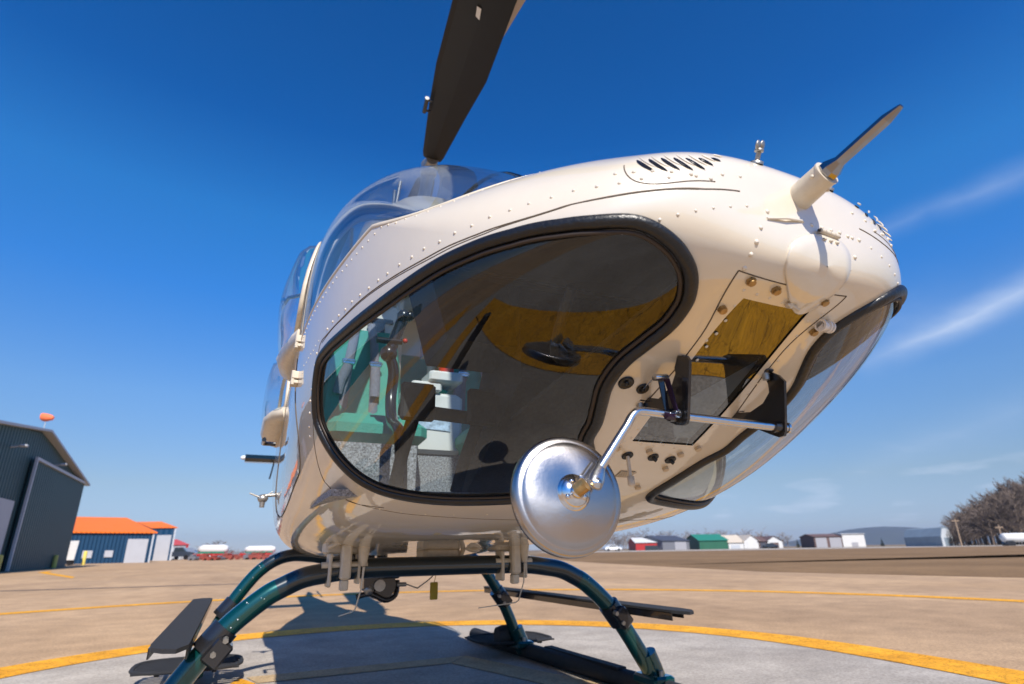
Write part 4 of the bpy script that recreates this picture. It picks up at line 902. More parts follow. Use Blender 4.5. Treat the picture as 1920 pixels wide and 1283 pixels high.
for sx in (-1, 1):
    xc = sx*.36; b = MB()
    b.box((xc-.25, 2.78, 1.255), (xc+.25, 3.36, 1.385), bev=.042); b.box((xc-.19, 2.84, 1.37), (xc+.19, 3.30, 1.405), bev=.016)
    b.box((xc-.25, 2.80, 1.255), (xc+.25, 3.36, 1.34), bev=.04)
    sec = []
    for i, (z_, w_, y_) in enumerate(((1.36, .245, 3.36), (1.6, .24, 3.39), (1.85, .23, 3.42), (2.02, .21, 3.45), (2.06, .19, 3.455))):
        sec.append([Vector((xc-w_, y_, z_)), Vector((xc-w_+.03, y_-.07, z_)), Vector((xc-.08, y_-.055, z_)), Vector((xc+.08, y_-.055, z_)), Vector((xc+w_-.03, y_-.07, z_)), Vector((xc+w_, y_, z_)), Vector((xc+w_-.02, y_+.05, z_)), Vector((xc-w_+.02, y_+.05, z_))])
    b.loft(sec, 0, sm=False); se = b.build('seat', M['green'], HELI)
    b = MB(); b.box((xc-.23, 3.44, 2.02), (xc+.23, 3.53, 2.30), bev=.04); b.box((xc-.12, 3.425, 2.05), (xc-.04, 3.445, 2.16), 1); b.box((xc+.04, 3.425, 2.05), (xc+.12, 3.445, 2.16), 1); b.box((xc-.17, 3.42, 2.14), (xc+.17, 3.445, 2.165), 1); b.build('seat_back_shell', [M['white_shell'], M['black']], se)
    for dx in (-.10, .055):
        b = MB(); P = [(xc+dx*.55, 3.42, 2.12), (xc+dx*.8, 3.345, 1.98), (xc+dx, 3.33, 1.82), (xc+dx*1.1, 3.325, 1.62), (xc+dx*1.15, 3.33, 1.45)]
        b.tube(P, .030, 6, flat=.12, upv=Vector((0, -1, 0))); bl = b.build('shoulder_belt', M['belt'], se)
        b = MB(); b.box((xc+dx*1.02-.037, 3.30, 1.80), (xc+dx*1.02+.037, 3.318, 1.835), bev=.005); b.cyl((xc+dx*1.02-.04, 3.305, 1.82), (xc+dx*1.02+.04, 3.305, 1.82), .007, 8); b.build('buckle', M['chrome'], bl)
        b = MB(); b.tube([(xc+dx*1.02, 3.305, 1.80), (xc+dx*1.3-.01, 3.30, 1.70), (xc+dx*1.4-.015, 3.295, 1.615)], .032, 6, flat=.12, upv=Vector((0, -1, 0))); b.build('belt_tail', M['belt'], bl)
b = MB(); b.tube(catmull([(-.37, 2.25, .93), (-.37, 2.32, 1.2), (-.365, 2.50, 1.30), (-.36, 2.58, 1.42), (-.355, 2.58, 1.56), (-.385, 2.575, 1.64)], 5), .026, 14, flat=1); b.tube(catmull([(-.385, 2.575, 1.62), (-.36, 2.57, 1.72), (-.33, 2.56, 1.82)], 4), .028, 12); b.ball((-.385, 2.57, 1.64), .042, 12); b.ball((-.33, 2.54, 1.83), .034, 10); b.ball((-.30, 2.54, 1.835), .026, 10); b.tube([(-.45, 2.55, 1.695), (-.33, 2.55, 1.70)], .016, 8)
cyc = b.build('cyclic_stick', M['black'], HELI); b = MB(); b.ball((-.315, 2.545, 1.705), .013, 8); b.build('trigger', M['red'], cyc)
for xc in (-.36, .36):
    b = MB(); b.tube([(xc-.16, 1.72, 1.17), (xc+.16, 1.72, 1.155)], .022, 10)
    for dx in (-.11, .11): b.tube(catmull([(xc+dx, 1.95, .95), (xc+dx, 1.86, 1.05), (xc+dx, 1.74, 1.15)], 4), .022, 8); b.box((xc+dx-.055, 1.68, 1.13), (xc+dx+.055, 1.705, 1.25), bev=.008)
    b.build('pedals', M['blackmatte'], HELI)
b = MB(); b.tube([(.075, 3.10, 1.72), (.075, 3.10, 1.90)], .045, 16, rads=[.045, .045]); b.tube([(.075, 3.10, 1.90), (.075, 3.10, 1.95)], .02, 10)
fe = b.build('fire_extinguisher', M['red'], HELI); b = MB(); b.tube([(.075, 3.10, 1.775), (.075, 3.10, 1.885)], .0462, 16, cap=False)
fe2 = b.build('label', M['label'], fe)
b = MB(); b.prism([(-.21, 1.48, 1.24), (-.21, 1.95, .94), (-.21, 2.05, .94), (-.21, 1.80, 1.35), (-.21, 1.70, 1.60), (-.21, 1.50, 1.60)], (.42, 0, 0)); b.build('instrument_pedestal', M['blackmatte'], HELI)
b = MB(); b.prism([(-.44, 1.50, 1.34), (.44, 1.50, 1.34), (.50, 1.60, 1.68), (.30, 1.64, 1.76), (-.30, 1.64, 1.76), (-.50, 1.60, 1.68)], (0, .22, -.02))
b.prism([(-.46, 1.40, 1.52), (.46, 1.40, 1.52), (.54, 1.86, 1.70), (.3, 1.88, 1.79), (-.3, 1.88, 1.79), (-.54, 1.86, 1.70)], (0, -.02, .02)); b.build('instrument_panel', M['blackmatte'], HELI)
b = MB()
for sd_ in (-1, 1):
    for iz in range(3): b.lathe([(.026, 0), (.028, .006), (.022, .007), (0, .004)], (sd_*.425, 1.77, 1.44+iz*.08), (sd_, 0, -.2), 14)
for ix in range(-3, 4):
    for iz in range(2): b.lathe([(.040, 0), (.042, .006), (.036, .008), (0, .006)], (ix*.10, 1.83, 1.46+iz*.11), (0, 1, -.1), 16)
b.box((-.43, 1.70, 1.38), (.43, 1.835, 1.70)); b.build('gauge_cluster', M['black'], HELI)
b = MB()
for x_ in (-.12, .12): b.tube([(x_, 3.56, 1.6), (x_, 3.58, 2.55)], .03, 10)
b.build('control_tunnel', M['beige'], HELI)
b = MB(); b.box((-.66, 4.15, .93), (.66, 4.22, 2.2), bev=.02); b.build('rear_seat_back', M['green'], HELI)
b = MB(); b.tube(catmull([(-.30, 1.02, 1.32), (-.25, 1.2, 1.22), (-.10, 1.3, 1.25), (.0, 1.45, 1.28)], 5), .014, 8); b.tube(catmull([(.2, 1.1, 1.35), (.05, 1.25, 1.2), (-.12, 1.3, 1.24)], 5), .012, 8); b.ball((-.13, 1.28, 1.24), .04, 10, 0, (1.6, 1, .5)); b.build('duct_hose', M['blackmatte'], HELI)
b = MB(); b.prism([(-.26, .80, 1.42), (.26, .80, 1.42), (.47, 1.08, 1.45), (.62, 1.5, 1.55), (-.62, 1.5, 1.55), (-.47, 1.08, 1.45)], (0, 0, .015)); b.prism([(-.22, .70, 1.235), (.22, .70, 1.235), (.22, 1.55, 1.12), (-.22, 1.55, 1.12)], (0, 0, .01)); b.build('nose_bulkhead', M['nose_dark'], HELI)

# ------------------------------------------------------------------ surroundings
def clad(name, col, pitch=.35, rough=.55, axis=(1, 1, 0), var=.1):
    m = pm(name, col, rough, var=var, vscale=.25); t = m.node_tree; b = t.nodes['Principled BSDF']
    co = t.nodes.new('ShaderNodeTexCoord'); sx = t.nodes.new('ShaderNodeSeparateXYZ'); t.links.new(co.outputs['Object'], sx.inputs[0])
    a = t.nodes.new('ShaderNodeMath'); a.operation = 'ADD'; m1 = t.nodes.new('ShaderNodeMath'); m1.operation = 'MULTIPLY'; m1.inputs[1].default_value = axis[0]; m2 = t.nodes.new('ShaderNodeMath'); m2.operation = 'MULTIPLY'; m2.inputs[1].default_value = axis[1]
    t.links.new(sx.outputs[0], m1.inputs[0]); t.links.new(sx.outputs[1], m2.inputs[0]); t.links.new(m1.outputs[0], a.inputs[0]); t.links.new(m2.outputs[0], a.inputs[1])
    s_ = t.nodes.new('ShaderNodeMath'); s_.operation = 'MULTIPLY'; s_.inputs[1].default_value = 2*PI/pitch; t.links.new(a.outputs[0], s_.inputs[0])
    q = t.nodes.new('ShaderNodeMath'); q.operation = 'SINE'; t.links.new(s_.outputs[0], q.inputs[0])
    bp = t.nodes.new('ShaderNodeBump'); bp.inputs['Strength'].default_value = .8; bp.inputs['Distance'].default_value = .05; t.links.new(q.outputs[0], bp.inputs['Height']); t.links.new(bp.outputs[0], b.inputs['Normal'])
    return m
M['hangarg'] = clad('dark_green_cladding', (.010, .055, .062), .5)
M['blueclad'] = clad('blue_cladding', (.001, .042, .105), .5)
M['orange'] = clad('orange_roofing', (.85, .17, .002), .6, var=.05)
M['doorw'] = pm('white_door', (.42, .43, .46), .5, var=.05, vscale=1)
M['trim'] = pm('pale_trim', (.45, .48, .52), .5)
M['win'] = pm('window_glass', (.03, .04, .05), .1)
M['whitep'] = pm('white_paint', (.62, .62, .61), .5, var=.04)
M['redroof'] = pm('red_roof', (.50, .06, .04), .5, var=.1); M['redwall'] = pm('red_wall', (.40, .015, .015), .6, var=.1)
M['greywall'] = pm('grey_cladding', (.16, .165, .19), .6, var=.15); M['darkroof'] = pm('dark_roof', (.05, .055, .075), .6); M['greyend'] = pm('pale_grey_end', (.33, .33, .36), .6)
M['greenwall'] = pm('green_wall', (.012, .11, .06), .6, var=.15); M['greenroof'] = pm('green_roof', (.02, .19, .12), .5, var=.1)
M['tanroof'] = pm('tan_roof', (.52, .45, .36), .6); M['brownroof'] = pm('brown_roof', (.12, .07, .06), .7)
M['tarp'] = pm('grey_tarpaulin', (.20, .25, .29), .6, var=.12, vscale=.3); M['tarpend'] = pm('sunlit_tarpaulin', (.50, .53, .55), .6)  # second tarpaulin tone is lighter: the end wall's sunlight put into its colour
M['wood'] = pm('weathered_pole', (.34, .24, .16), .9, var=.2); M['bark'] = pm('bare_twigs', (.16, .118, .09), .95, var=.2, vscale=2); M['barkp'] = pm('pale_bare_twigs', (.27, .225, .20), .95, var=.2, vscale=2)
M['post'] = pm('yellow_post', (.62, .50, .10), .6); M['conif'] = pm('conifer', (.02, .035, .022), .95, var=.3)
def unit(v): return v.normalized()
def gable(name, label, cat, pL, pR, depth, hw, hr, mats, axis='par', over=.0, doors=(), group=None, dirv=None, openfront=False):
    """gabled building. pL, pR front base corners on the ground (seen from the viewer), depth backwards; ridge parallel ('par') or perpendicular ('perp') to the front"""
    wall, roof, trim = mats; pL = Vector(pL); pR = Vector(pR); ex_ = pR-pL; L = ex_.length; u_ = ex_.normalized(); dv = dirv if dirv else Vector((-u_.y, u_.x, 0))
    if (pL+dv-CAMP).length < (pL-CAMP).length: dv = -dv
    root = tag(empty(name, (pL+pR)/2), label, cat, group); O = root.location
    def P(a, d, z): return pL+u_*a+dv*d+Vector((0, 0, z))-O
    D = depth; b = MB()
    if axis == 'perp':
        prof_ = [(0, 0), (0, hw), (L/2, hr), (L, hw), (L, 0)]
        b.prism([P(a, 0, z) for a, z in prof_], dv*D)
    else:
        prof_ = [(0, 0), (0, hw), (D/2, hr), (D, hw), (D, 0)]
        b.prism([P(0, d, z) for d, z in prof_], u_*L)
    b.build('wall', wall, root)
    b = MB(); o_ = over or L*.02; th_ = max(.06, L*.012)
    if axis == 'perp':
        sl = (hr-hw)/(L/2)
        for sg in (0, 1):
            e = (P(-o_, -o_, hw-sl*o_), P(L/2, -o_, hr)) if sg == 0 else (P(L/2, -o_, hr), P(L+o_, -o_, hw-sl*o_))
            b.prism([e[0]+Vector((0, 0, .02)), e[1]+Vector((0, 0, .02)), e[1]+Vector((0, 0, th_+.02)), e[0]+Vector((0, 0, th_+.02))], dv*(D+2*o_))
    else:
        sl = (hr-hw)/(D/2)
        for a0, a1, z0, z1 in ((-o_, D/2, hw-sl*o_, hr), (D/2, D+o_, hr, hw-sl*o_)):
            b.prism([P(-o_, a0, z0+.02), P(-o_, a1, z1+.02), P(-o_, a1, z1+th_+.02), P(-o_, a0, z0+th_+.02)], u_*(L+2*o_))
    b.build('roof', roof, root)
    for dn_, mt, a0, a1, z0, z1 in doors:
        b = MB(); b.prism([P(L*a0, -.03, hw*z0), P(L*a1, -.03, hw*z0), P(L*a1, -.03, hw*z1), P(L*a0, -.03, hw*z1)], dv*-.06); d_ = b.build(dn_, mt, root)
        if dn_ == 'door' and L > 15 and mt is M['doorw']:
            bb = MB()
            for k in range(4): c0 = a0+(a1-a0)*(.15+.2*k); bb.prism([P(L*c0, -.10, hw*(z0+(z1-z0)*.52)), P(L*(c0+(a1-a0)*.08), -.10, hw*(z0+(z1-z0)*.52)), P(L*(c0+(a1-a0)*.08), -.10, hw*(z0+(z1-z0)*.58)), P(L*c0, -.10, hw*(z0+(z1-z0)*.58))], dv*-.02)
            bb.build('pane', M['win'], d_)
    return root
def base(u, D): p = far(u, 1000, D); return Vector((p.x, p.y, 0))
def hz(u): return ray_h(u)
def ray_h(u):
    lo, hi = 900., 1150.
    for _ in range(40):
        m_ = (lo+hi)/2
        if ray(u, m_).z > 0: lo = m_
        else: hi = m_
    return lo
def ht(u, v, D): return far(u, v, D).z
def oncrd(A, B, u, v):
    """where pixel u,v meets the vertical plane through A and B"""
    n_ = Vector((-(B-A).y, (B-A).x, 0)); d = ray(u, v); k = (A-CAMP).dot(n_)/d.dot(n_); return CAMP+d*k

# dark green hangar on the left: its gable wall runs away from the viewer
A = base(-60, 31); B = base(112, 48); nz = Vector((-(B-A).y, (B-A).x, 0)).normalized()
if nz.dot(A-CAMP) < 0: nz = -nz
pk = oncrd(A, B, 80, 812); ev = oncrd(A, B, 156, 904); zE = ev.z; zP = pk.z
Bf = Vector((ev.x, ev.y, 0)); tl = (pk-Bf); tl.z = 0; halfw = tl.length; ud = (Vector((A.x, A.y, 0))-Bf).normalized()
root = tag(empty('hangar', Bf), 'large dark green metal hangar with a tall sliding door at the far left', 'hangar')
b = MB(); b.prism([Bf-Bf, ud*2*halfw, ud*2*halfw+Vector((0, 0, zE)), ud*halfw+Vector((0, 0, zP)), Vector((0, 0, zE))], nz*55); b.build('wall', M['hangarg'], root)
b = MB()
for q0, q1, z0, z1 in ((-.4, halfw, zE-.3, zP+.1), (halfw, 2*halfw+.4, zP+.1, zE-.3)):
    b.prism([ud*q0+Vector((0, 0, z0))-nz*.5, ud*q1+Vector((0, 0, z1))-nz*.5, ud*q1+Vector((0, 0, z1+.15))-nz*.5, ud*q0+Vector((0, 0, z0+.15))-nz*.5], nz*56)
b.build('roof', M['trim'], root)
def hp(u, v, o=0.): p = oncrd(Bf, Bf+ud, u, v)-Bf; p.z = max(p.z, .0); return p-nz*o
b = MB(); d0 = hp(4, 1068, .12); d1 = hp(57, 862, .12); d2 = hp(152, 908, .12); d3 = hp(110, 1063, .12); d0.x, d0.y = d1.x, d1.y; d3.x, d3.y = d2.x, d2.y; d0.z = d3.z = 0.02
d2.z = d1.z = (d1.z+d2.z)/2
b.prism([d0, d3, d2, d1], -nz*.12); dd = b.build('sliding_door', M['hangarg'], root)
b = MB(); b.box((0, 0, 0), (1, 1, 1), M4=Matrix.Translation((0, 0, -50)) @ Matrix.Diagonal((.01, .01, .01, 1))) if False else None
b.prism([d1+Vector((0, 0, .0))-nz*.12, d2-nz*.12, d2+Vector((0, 0, .18))-nz*.12, d1+Vector((0, 0, .18))-nz*.12], -nz*.15); b.prism([d0-nz*.13, d0-ud*.0-nz*.13+ud*-.2, d1+ud*-.2-nz*.13, d1-nz*.13], -nz*.15); b.build('door_rail', M['trim'], dd)
w0 = hp(-40, 940, .1); w1 = hp(20, 940, .1); b = MB(); b.prism([Vector((w0.x, w0.y, .02)), Vector((w1.x, w1.y, .02)), Vector((w1.x, w1.y, w1.z)), Vector((w0.x, w0.y, w1.z))], -nz*.1); b.build('door', M['doorw'], root)
for (u, v) in ((20, 838), (100, 873)):
    p = hp(u, v, .0); b = MB(); b.tube([p, p-nz*.5+Vector((0, 0, .1))], .05, 8); b.box((-.2, -.16, -.08), (.2, .16, .08), M4=Matrix.Translation(p-nz*.6+Vector((0, 0, .1))), bev=.05); b.build('wall_lamp', M['trim'], root)
def bollard(u, D, h_, label):
    p = base(u, D); b = MB(); b.lathe([(.16, 0), (.16, h_-.06), (.10, h_), (0, h_+.01)], (0, 0, 0), (0, 0, 1), 14); o = b.build('bollard', M['post']); o.location = p; tag(o, label, 'bollard', 'yellow bollards by the buildings')
bollard(2, 33, .95, 'yellow bollard at the left edge, farther left of the pair by the hangar door'); bollard(12, 34, .95, 'yellow bollard right of its twin beside the hangar door'); bollard(116, 47, .95, 'yellow bollard at the right corner of the dark green hangar'); bollard(169, 62, 1.35, 'tall yellow bollard in front of the blue building')

# blue buildings with orange roofs
D1 = 74
def bl(name, label, u0, u1, D, vtop, depth, vr, doors, mats, Dr=None, ur=0):
    L_ = base(u0, D); R_ = base(u1, Dr or D); h1 = ht(u1, vtop, Dr or D); h2 = ht(u1, vr, (Dr or D))*1.0
    rdg = base(ur, (Dr or D)+depth/2); dvv_ = (rdg-R_); dvv_.z = 0; dep = dvv_.length*2; return gable(name, label, 'building', L_, R_, dep, h1, ht(ur, vr, (Dr or D)+depth/2), mats, 'par', .25, doors, dirv=dvv_.normalized())
bl('workshop', 'blue workshop with a bright orange roof and one wide white door', 60, 290, 70, 1000, 24, 973, [('door', M['doorw'], .775, .955, .0, .80), ('window', M['doorw'], .42, .50, .18, .42), ('window', M['doorw'], .60, .67, .20, .42), ('corner_trim', M['trim'], .985, 1.0, 0, 1.)], (M['blueclad'], M['orange'], M['trim']), 78, 228)
bl('workshop', 'smaller blue workshop with orange roof, standing right behind the big blue one', 284, 329, 104, 990, 18, 979, [('door', M['doorw'], .25, .85, 0, .78), ('corner_trim', M['trim'], .93, 1.0, 0, 1.)], (M['blueclad'], M['orange'], M['trim']), None, 296)
bl('workshop', 'low grey building with a red roof, last in the row of workshops', 322, 357, 128, 1022, 18, 1012, [('door', M['trim'], .1, .7, 0, .8), ('corner_trim', M['redwall'], .88, 1.0, 0, 1.)], (M['greyend'], M['redroof'], M['trim']), None, 332)
# tank trailer beside the hangar
p0 = base(122, 60); p1 = base(150, 60); wv = p1-p0
b = MB(); t_ = tag(empty('trailer', p0), 'white box trailer parked between the hangar and the blue workshop', 'trailer')
h_ = ht(150, 1014, 60); dvv = Vector((-wv.y, wv.x, 0)).normalized(); dvv = (p0-CAMP).normalized(); dvv.z = 0
b.prism([Vector((0, 0, .5)), wv+Vector((0, 0, .5)), wv*1.08+Vector((0, 0, h_)), wv*.12+Vector((0, 0, h_))], dvv*5); b.build('body', M['whitep'], t_)
b = MB()
for k in (.2, .8): b.cyl(wv*k+Vector((0, 0, .35))+dvv*.3, wv*k+Vector((0, 0, .35))+dvv*.6, .35, 14)
b.build('wheel', M['black'], t_)
# vehicles
M['carw'] = pm('white_car_paint', (.75, .76, .78), .3, coat=.5); M['card'] = pm('dark_car_paint', (.03, .04, .06), .3, coat=.5); M['cars'] = pm('silver_car_paint', (.35, .38, .42), .3, .4, .5)
def car(u, D, label, mat, hd, L=4.6, kind='car', pickup=False, sc=1.0):
    t = tag(empty(kind, base(u, D)), label, 'car' if not pickup else 'pickup truck', 'vehicles parked round the field'); t.rotation_euler.z = hd
    w = .9; b = MB(); sd = [(-L/2, .35), (-L/2, .85), (-L*.36, 1.0), (-L*.22, 1.48), (L*.12, 1.50), (L*.30, 1.02), (L/2, .85), (L/2, .35)] if not pickup else [(-L/2, .45), (-L/2, 1.05), (-L*.02, 1.08), (0, 1.7), (L*.2, 1.72), (L*.30, 1.15), (L/2, 1.0), (L/2, .45)]
    b.loft([[Vector((x, y, z if z < 1.1 else z)) for x, z in sd] for y in (-w, w)], 0, sm=False); b.build('body', mat, t)
    b = MB(); sd2 = [(-L*.30, 1.06), (-L*.20, 1.38), (L*.11, 1.40), (L*.24, 1.06)] if not pickup else [(.04, 1.14), (.10, 1.58), (L*.19, 1.6), (L*.26, 1.16)]
    b.prism([Vector((x, -w-.01, z)) for x, z in sd2], (0, 2*w+.02, 0)); b.build('window', M['win'], t)
    for x in (-L*.32, L*.32):
        for y in (-w, w): b = MB(); b.cyl((x, y-.1, .34), (x, y+.1, .34), .34, 14); b.build('wheel', M['black'], t)
    t.scale = (1.33*sc,)*3
    return t
hdg = math.atan2(-math.sin(HEAD), math.cos(HEAD))
car(1146, 215, 'white car just below the disc mirror, left of the red shed', M['carw'], hdg+.2); car(334, 118, 'dark pickup truck in front of the low red roofed building', M['card'], hdg+.4, 5.2, 'pickup_truck', True)
car(348, 125, 'silver pickup truck right of the dark one, by the red roofed building', M['cars'], hdg-.2, 5.2, 'pickup_truck', True); car(363, 150, 'dark car in the row before the rail wagons, leftmost', M['card'], hdg+.1)
car(402, 150, 'white car among the red wagons on the left', M['carw'], hdg+.5); car(1440, 250, 'dark car parked before the brown roofed garage', M['card'], hdg)
# tank wagons on a red rake
def wagon(u0, u1, D, v0, label, tank=True):
    p0 = base(u0, D); p1 = base(u1, D); L = (p1-p0).length; ux = (p1-p0).normalized(); t = tag(empty('rail_wagon', (p0+p1)/2), label, 'wagon'); t.rotation_euler.z = math.atan2(ux.y, ux.x)
    z0 = 1.0; h_ = ht(u0, v0, D); r = (h_-z0)/2
    if tank:
        b = MB(); b.lathe([(0, -L/2), (r*.7, -L/2+.1), (r, -L/2+.8), (r, L/2-.8), (r*.7, L/2-.1), (0, L/2)], (0, 0, z0+r), (1, 0, 0), 20); b.build('tank', M['whitep'], t)
        b = MB(); b.box((-L*.45, -r*.9, z0+.05), (L*.45, -r*.86, z0+r*.45)); b.build('stripe', M['greenroof'], t)
    b = MB(); b.box((-L/2-.5, -1, .7), (L/2+.5, 1, 1.0)); b.box((-L/2, -.9, .35), (-L/2+1.5, .9, .7)); b.box((L/2-1.5, -.9, .35), (L/2, .9, .7)); b.build('underframe', M['redwall'], t)
    for k in (-.42, -.34, .34, .42):
        b = MB(); b.cyl((L*k, -1, .3), (L*k, 1, .3), .3, 12); b.build('wheel', M['brownroof'], t)
wagon(378, 432, 112, 1022, 'long white tank wagon on a red underframe, left one of the two'); wagon(464, 520, 112, 1024, 'long white tank wagon on a red underframe, nearer the helicopter')
M['machr'] = pm('faded_red_machinery', (.24, .045, .03), .7, var=.3, vscale=.8)
for i in range(16):
    u = 372+i*12.5+random.uniform(-3, 3); D = 96+random.uniform(-4, 6); L = random.uniform(1.2, 2.2); b = MB(); z1 = random.uniform(.55, 1.0)
    b.box((-L/2, -.5, .25), (L/2, .5, z1*.8), bev=.05); b.box((-L*.3, -.4, z1*.8), (L*.1, .4, z1+.15), bev=.04); b.cyl((-L*.3, -.55, .22), (-L*.3, .55, .22), .22, 10); b.cyl((L*.3, -.55, .22), (L*.3, .55, .22), .22, 10); b.tube([(L*.1, 0, z1), (L*.5, 0, z1+.4)], .05, 6)
    o = b.build('farm_machine', M['machr'] if i % 4 else M['greywall']); o.location = base(u, D); o.rotation_euler.z = hdg+random.uniform(-.5, .5)
    tag(o, 'small red or grey machine in the row under the white tank wagons', 'machine', 'machines in a row before the tank wagons')

# sheds across the field
Dd = 250
def shed(u0, u1, us, vw, vr, label, mats, doors, D=Dd, axis='perp', depth=14, skew=0.):
    L_ = base(u0, D+skew); R_ = base(u1, D-skew); return gable('shed', label, 'shed', L_, R_, depth, ht(u1, vw, D), ht(u1, vr, D), mats, axis, .4, doors)
shed(1190, 1238, 0, 1017, 1008, 'red shed with a wide dark opening and pale roof', (M['redwall'], M['whitep'], 0), [('door', M['win'], .35, .85, 0, .6), ('roof_trim', M['redwall'], .0, 1.0, .86, 1.0)], axis='par', depth=16)
shed(1240, 1290, 0, 1014, 1004, 'dark grey shed with pale grey end wall, between the red and the green shed', (M['greywall'], M['darkroof'], 0), [('door', M['greyend'], .45, .88, .0, .88)], axis='par', depth=18, skew=-3)
shed(1309, 1362, 0, 1013, 1001, 'dark green shed with green roof', (M['greenwall'], M['greenroof'], 0), [('door', M['greenwall'], .10, .48, .0, .85), ('door', M['greenwall'], .55, .9, .0, .85)], axis='par', depth=20)
shed(1363, 1391, 0, 1017, 1003, 'white shed with a tan roof, left half of the pale pair', (M['whitep'], M['tanroof'], 0), [('door', M['trim'], .15, .75, .0, .6)], axis='par', depth=14)
shed(1392, 1421, 0, 1014, 1003, 'white gable ended shed next to the tan roofed one', (M['whitep'], M['tanroof'], 0), [('door', M['whitep'], .2, .8, 0, .8)], depth=18)
shed(1419, 1436, 0, 1015, 1006, 'low brown roofed shed', (M['brownroof'], M['brownroof'], 0), [('door', M['darkroof'], .2, .8, 0, .8)], axis='par', depth=14)
shed(1434, 1464, 0, 1014, 1005, 'white garage with a brown roof and dark doorway', (M['whitep'], M['brownroof'], 0), [('door', M['brownroof'], .25, .75, 0, .75)], depth=18)
shed(1524, 1576, 0, 1006, 1001, 'low building with two grey roller doors beside the white box hangar', (M['brownroof'], M['brownroof'], 0), [('door', M['greyend'], .05, .45, 0, .9), ('door', M['greyend'], .55, .97, 0, .9)], axis='par', depth=12)
o = shed(1577, 1619, 0, 1001, 1000, 'bright white box hangar with a flat roof', (M['whitep'], M['whitep'], 0), [('door', M['greyend'], .38, .66, 0, .35)], axis='par', depth=12)
# grey fabric hangar
pA = base(1693, 205); pB = base(1762, 180); pC = base(1784, 196); h_ = ht(1762, 998, 180); hrr = ht(1762, 987, 182)
ux = (pC-pB); L_ = ux.length; ux.normalize(); dv = (pA-pB); DD = dv.length; dv.normalize(); root = tag(empty('fabric_hangar', pB), 'grey fabric covered hangar with a sunlit end wall, before the brown wood on the right', 'hangar')
b = MB(); b.prism([Vector((0, 0, 0)), Vector((0, 0, h_*.72)), ux*L_*.22+Vector((0, 0, hrr*.94)), ux*L_*.5+Vector((0, 0, hrr)), ux*L_*.78+Vector((0, 0, hrr*.94)), ux*L_+Vector((0, 0, h_*.72)), ux*L_], dv*DD); b.build('cover', M['tarp'], root)
b = MB(); b.prism([ux*.4-dv*.05, ux*.4-dv*.05+Vector((0, 0, h_*.68)), ux*L_*.24-dv*.05+Vector((0, 0, hrr*.88)), ux*L_*.5-dv*.05+Vector((0, 0, hrr*.93)), ux*L_*.76-dv*.05+Vector((0, 0, hrr*.88)), ux*(L_-.4)-dv*.05+Vector((0, 0, h_*.68)), ux*(L_-.4)-dv*.05], -dv*.08); e_ = b.build('end_wall', M['tarpend'], root)
b = MB(); b.prism([ux*L_*.22-dv*.16, ux*L_*.22-dv*.16+Vector((0, 0, h_*.62)), ux*L_*.78-dv*.16+Vector((0, 0, h_*.62)), ux*L_*.78-dv*.16], -dv*.05); b.build('door', M['tarp'], e_)
# light aircraft / tanker at the far right, poles
t_ = tag(empty('tank_truck', base(1900, 150)), 'white tank truck at the right edge under the brown wood', 'truck'); t_.rotation_euler.z = hdg
b = MB(); b.lathe([(0, -3.2), (.9, -3.1), (1.05, -2.8), (1.05, 2.6), (.9, 2.9), (0, 3.0)], (0, 0, 1.9), (1, 0, 0), 20); b.build('tank', M['whitep'], t_)
b = MB(); b.box((3.1, -1, .6), (4.8, 1, 2.6), bev=.2); b.build('cab', M['whitep'], t_)
for x in (-2.4, -1.4, 3.9):
    b = MB(); b.cyl((x, -1.05, .5), (x, 1.05, .5), .5, 14); b.build('wheel', M['black'], t_)
def pole(u, v, D, lean, label):
    p = base(u, D); h_ = ht(u, v, D); b = MB(); b.tube([(0, 0, 0), (lean, 0, h_)], .18, 8, rads=[.2, .13]); b.box((lean-1.1, -.08, h_-.8), (lean+1.1, .08, h_-.6)); o = b.build('utility_pole', M['wood']); o.location = p; o.rotation_euler.z = hdg; tag(o, label, 'pole')
pole(1797, 972, 170, 0, 'wooden utility pole right of the grey fabric hangar'); pole(1876, 984, 165, 0, 'wooden utility pole left of the white tank truck')
# windsock beacon over the hangar
p = far(88, 782, 55); p.z = 0; h_ = ht(88, 790, 55); o = tag(empty('windsock', p), 'orange and white windsock on a thin mast above the hangar', 'windsock')
b = MB(); b.tube([(0, 0, 0), (0, 0, h_)], .05, 8, rads=[.07, .035]); b.build('mast', M['trim'], o)
b = MB(); cs = [(-.45, .12, .30), (-.2, .04, .34), (.15, 0, .30), (.45, -.02, .22), (.62, -.04, .12)]
b.loft([[Vector((x*1.1, r*math.cos(2*PI*k/12)*.9, h_+.35+z+r*math.sin(2*PI*k/12)*1.2)) for k in range(12)] for x, z, r in cs], 0); b.build('sock', pm('orange_nylon', (.85, .17, .06), .7), o)
o.rotation_euler.z = hdg; 
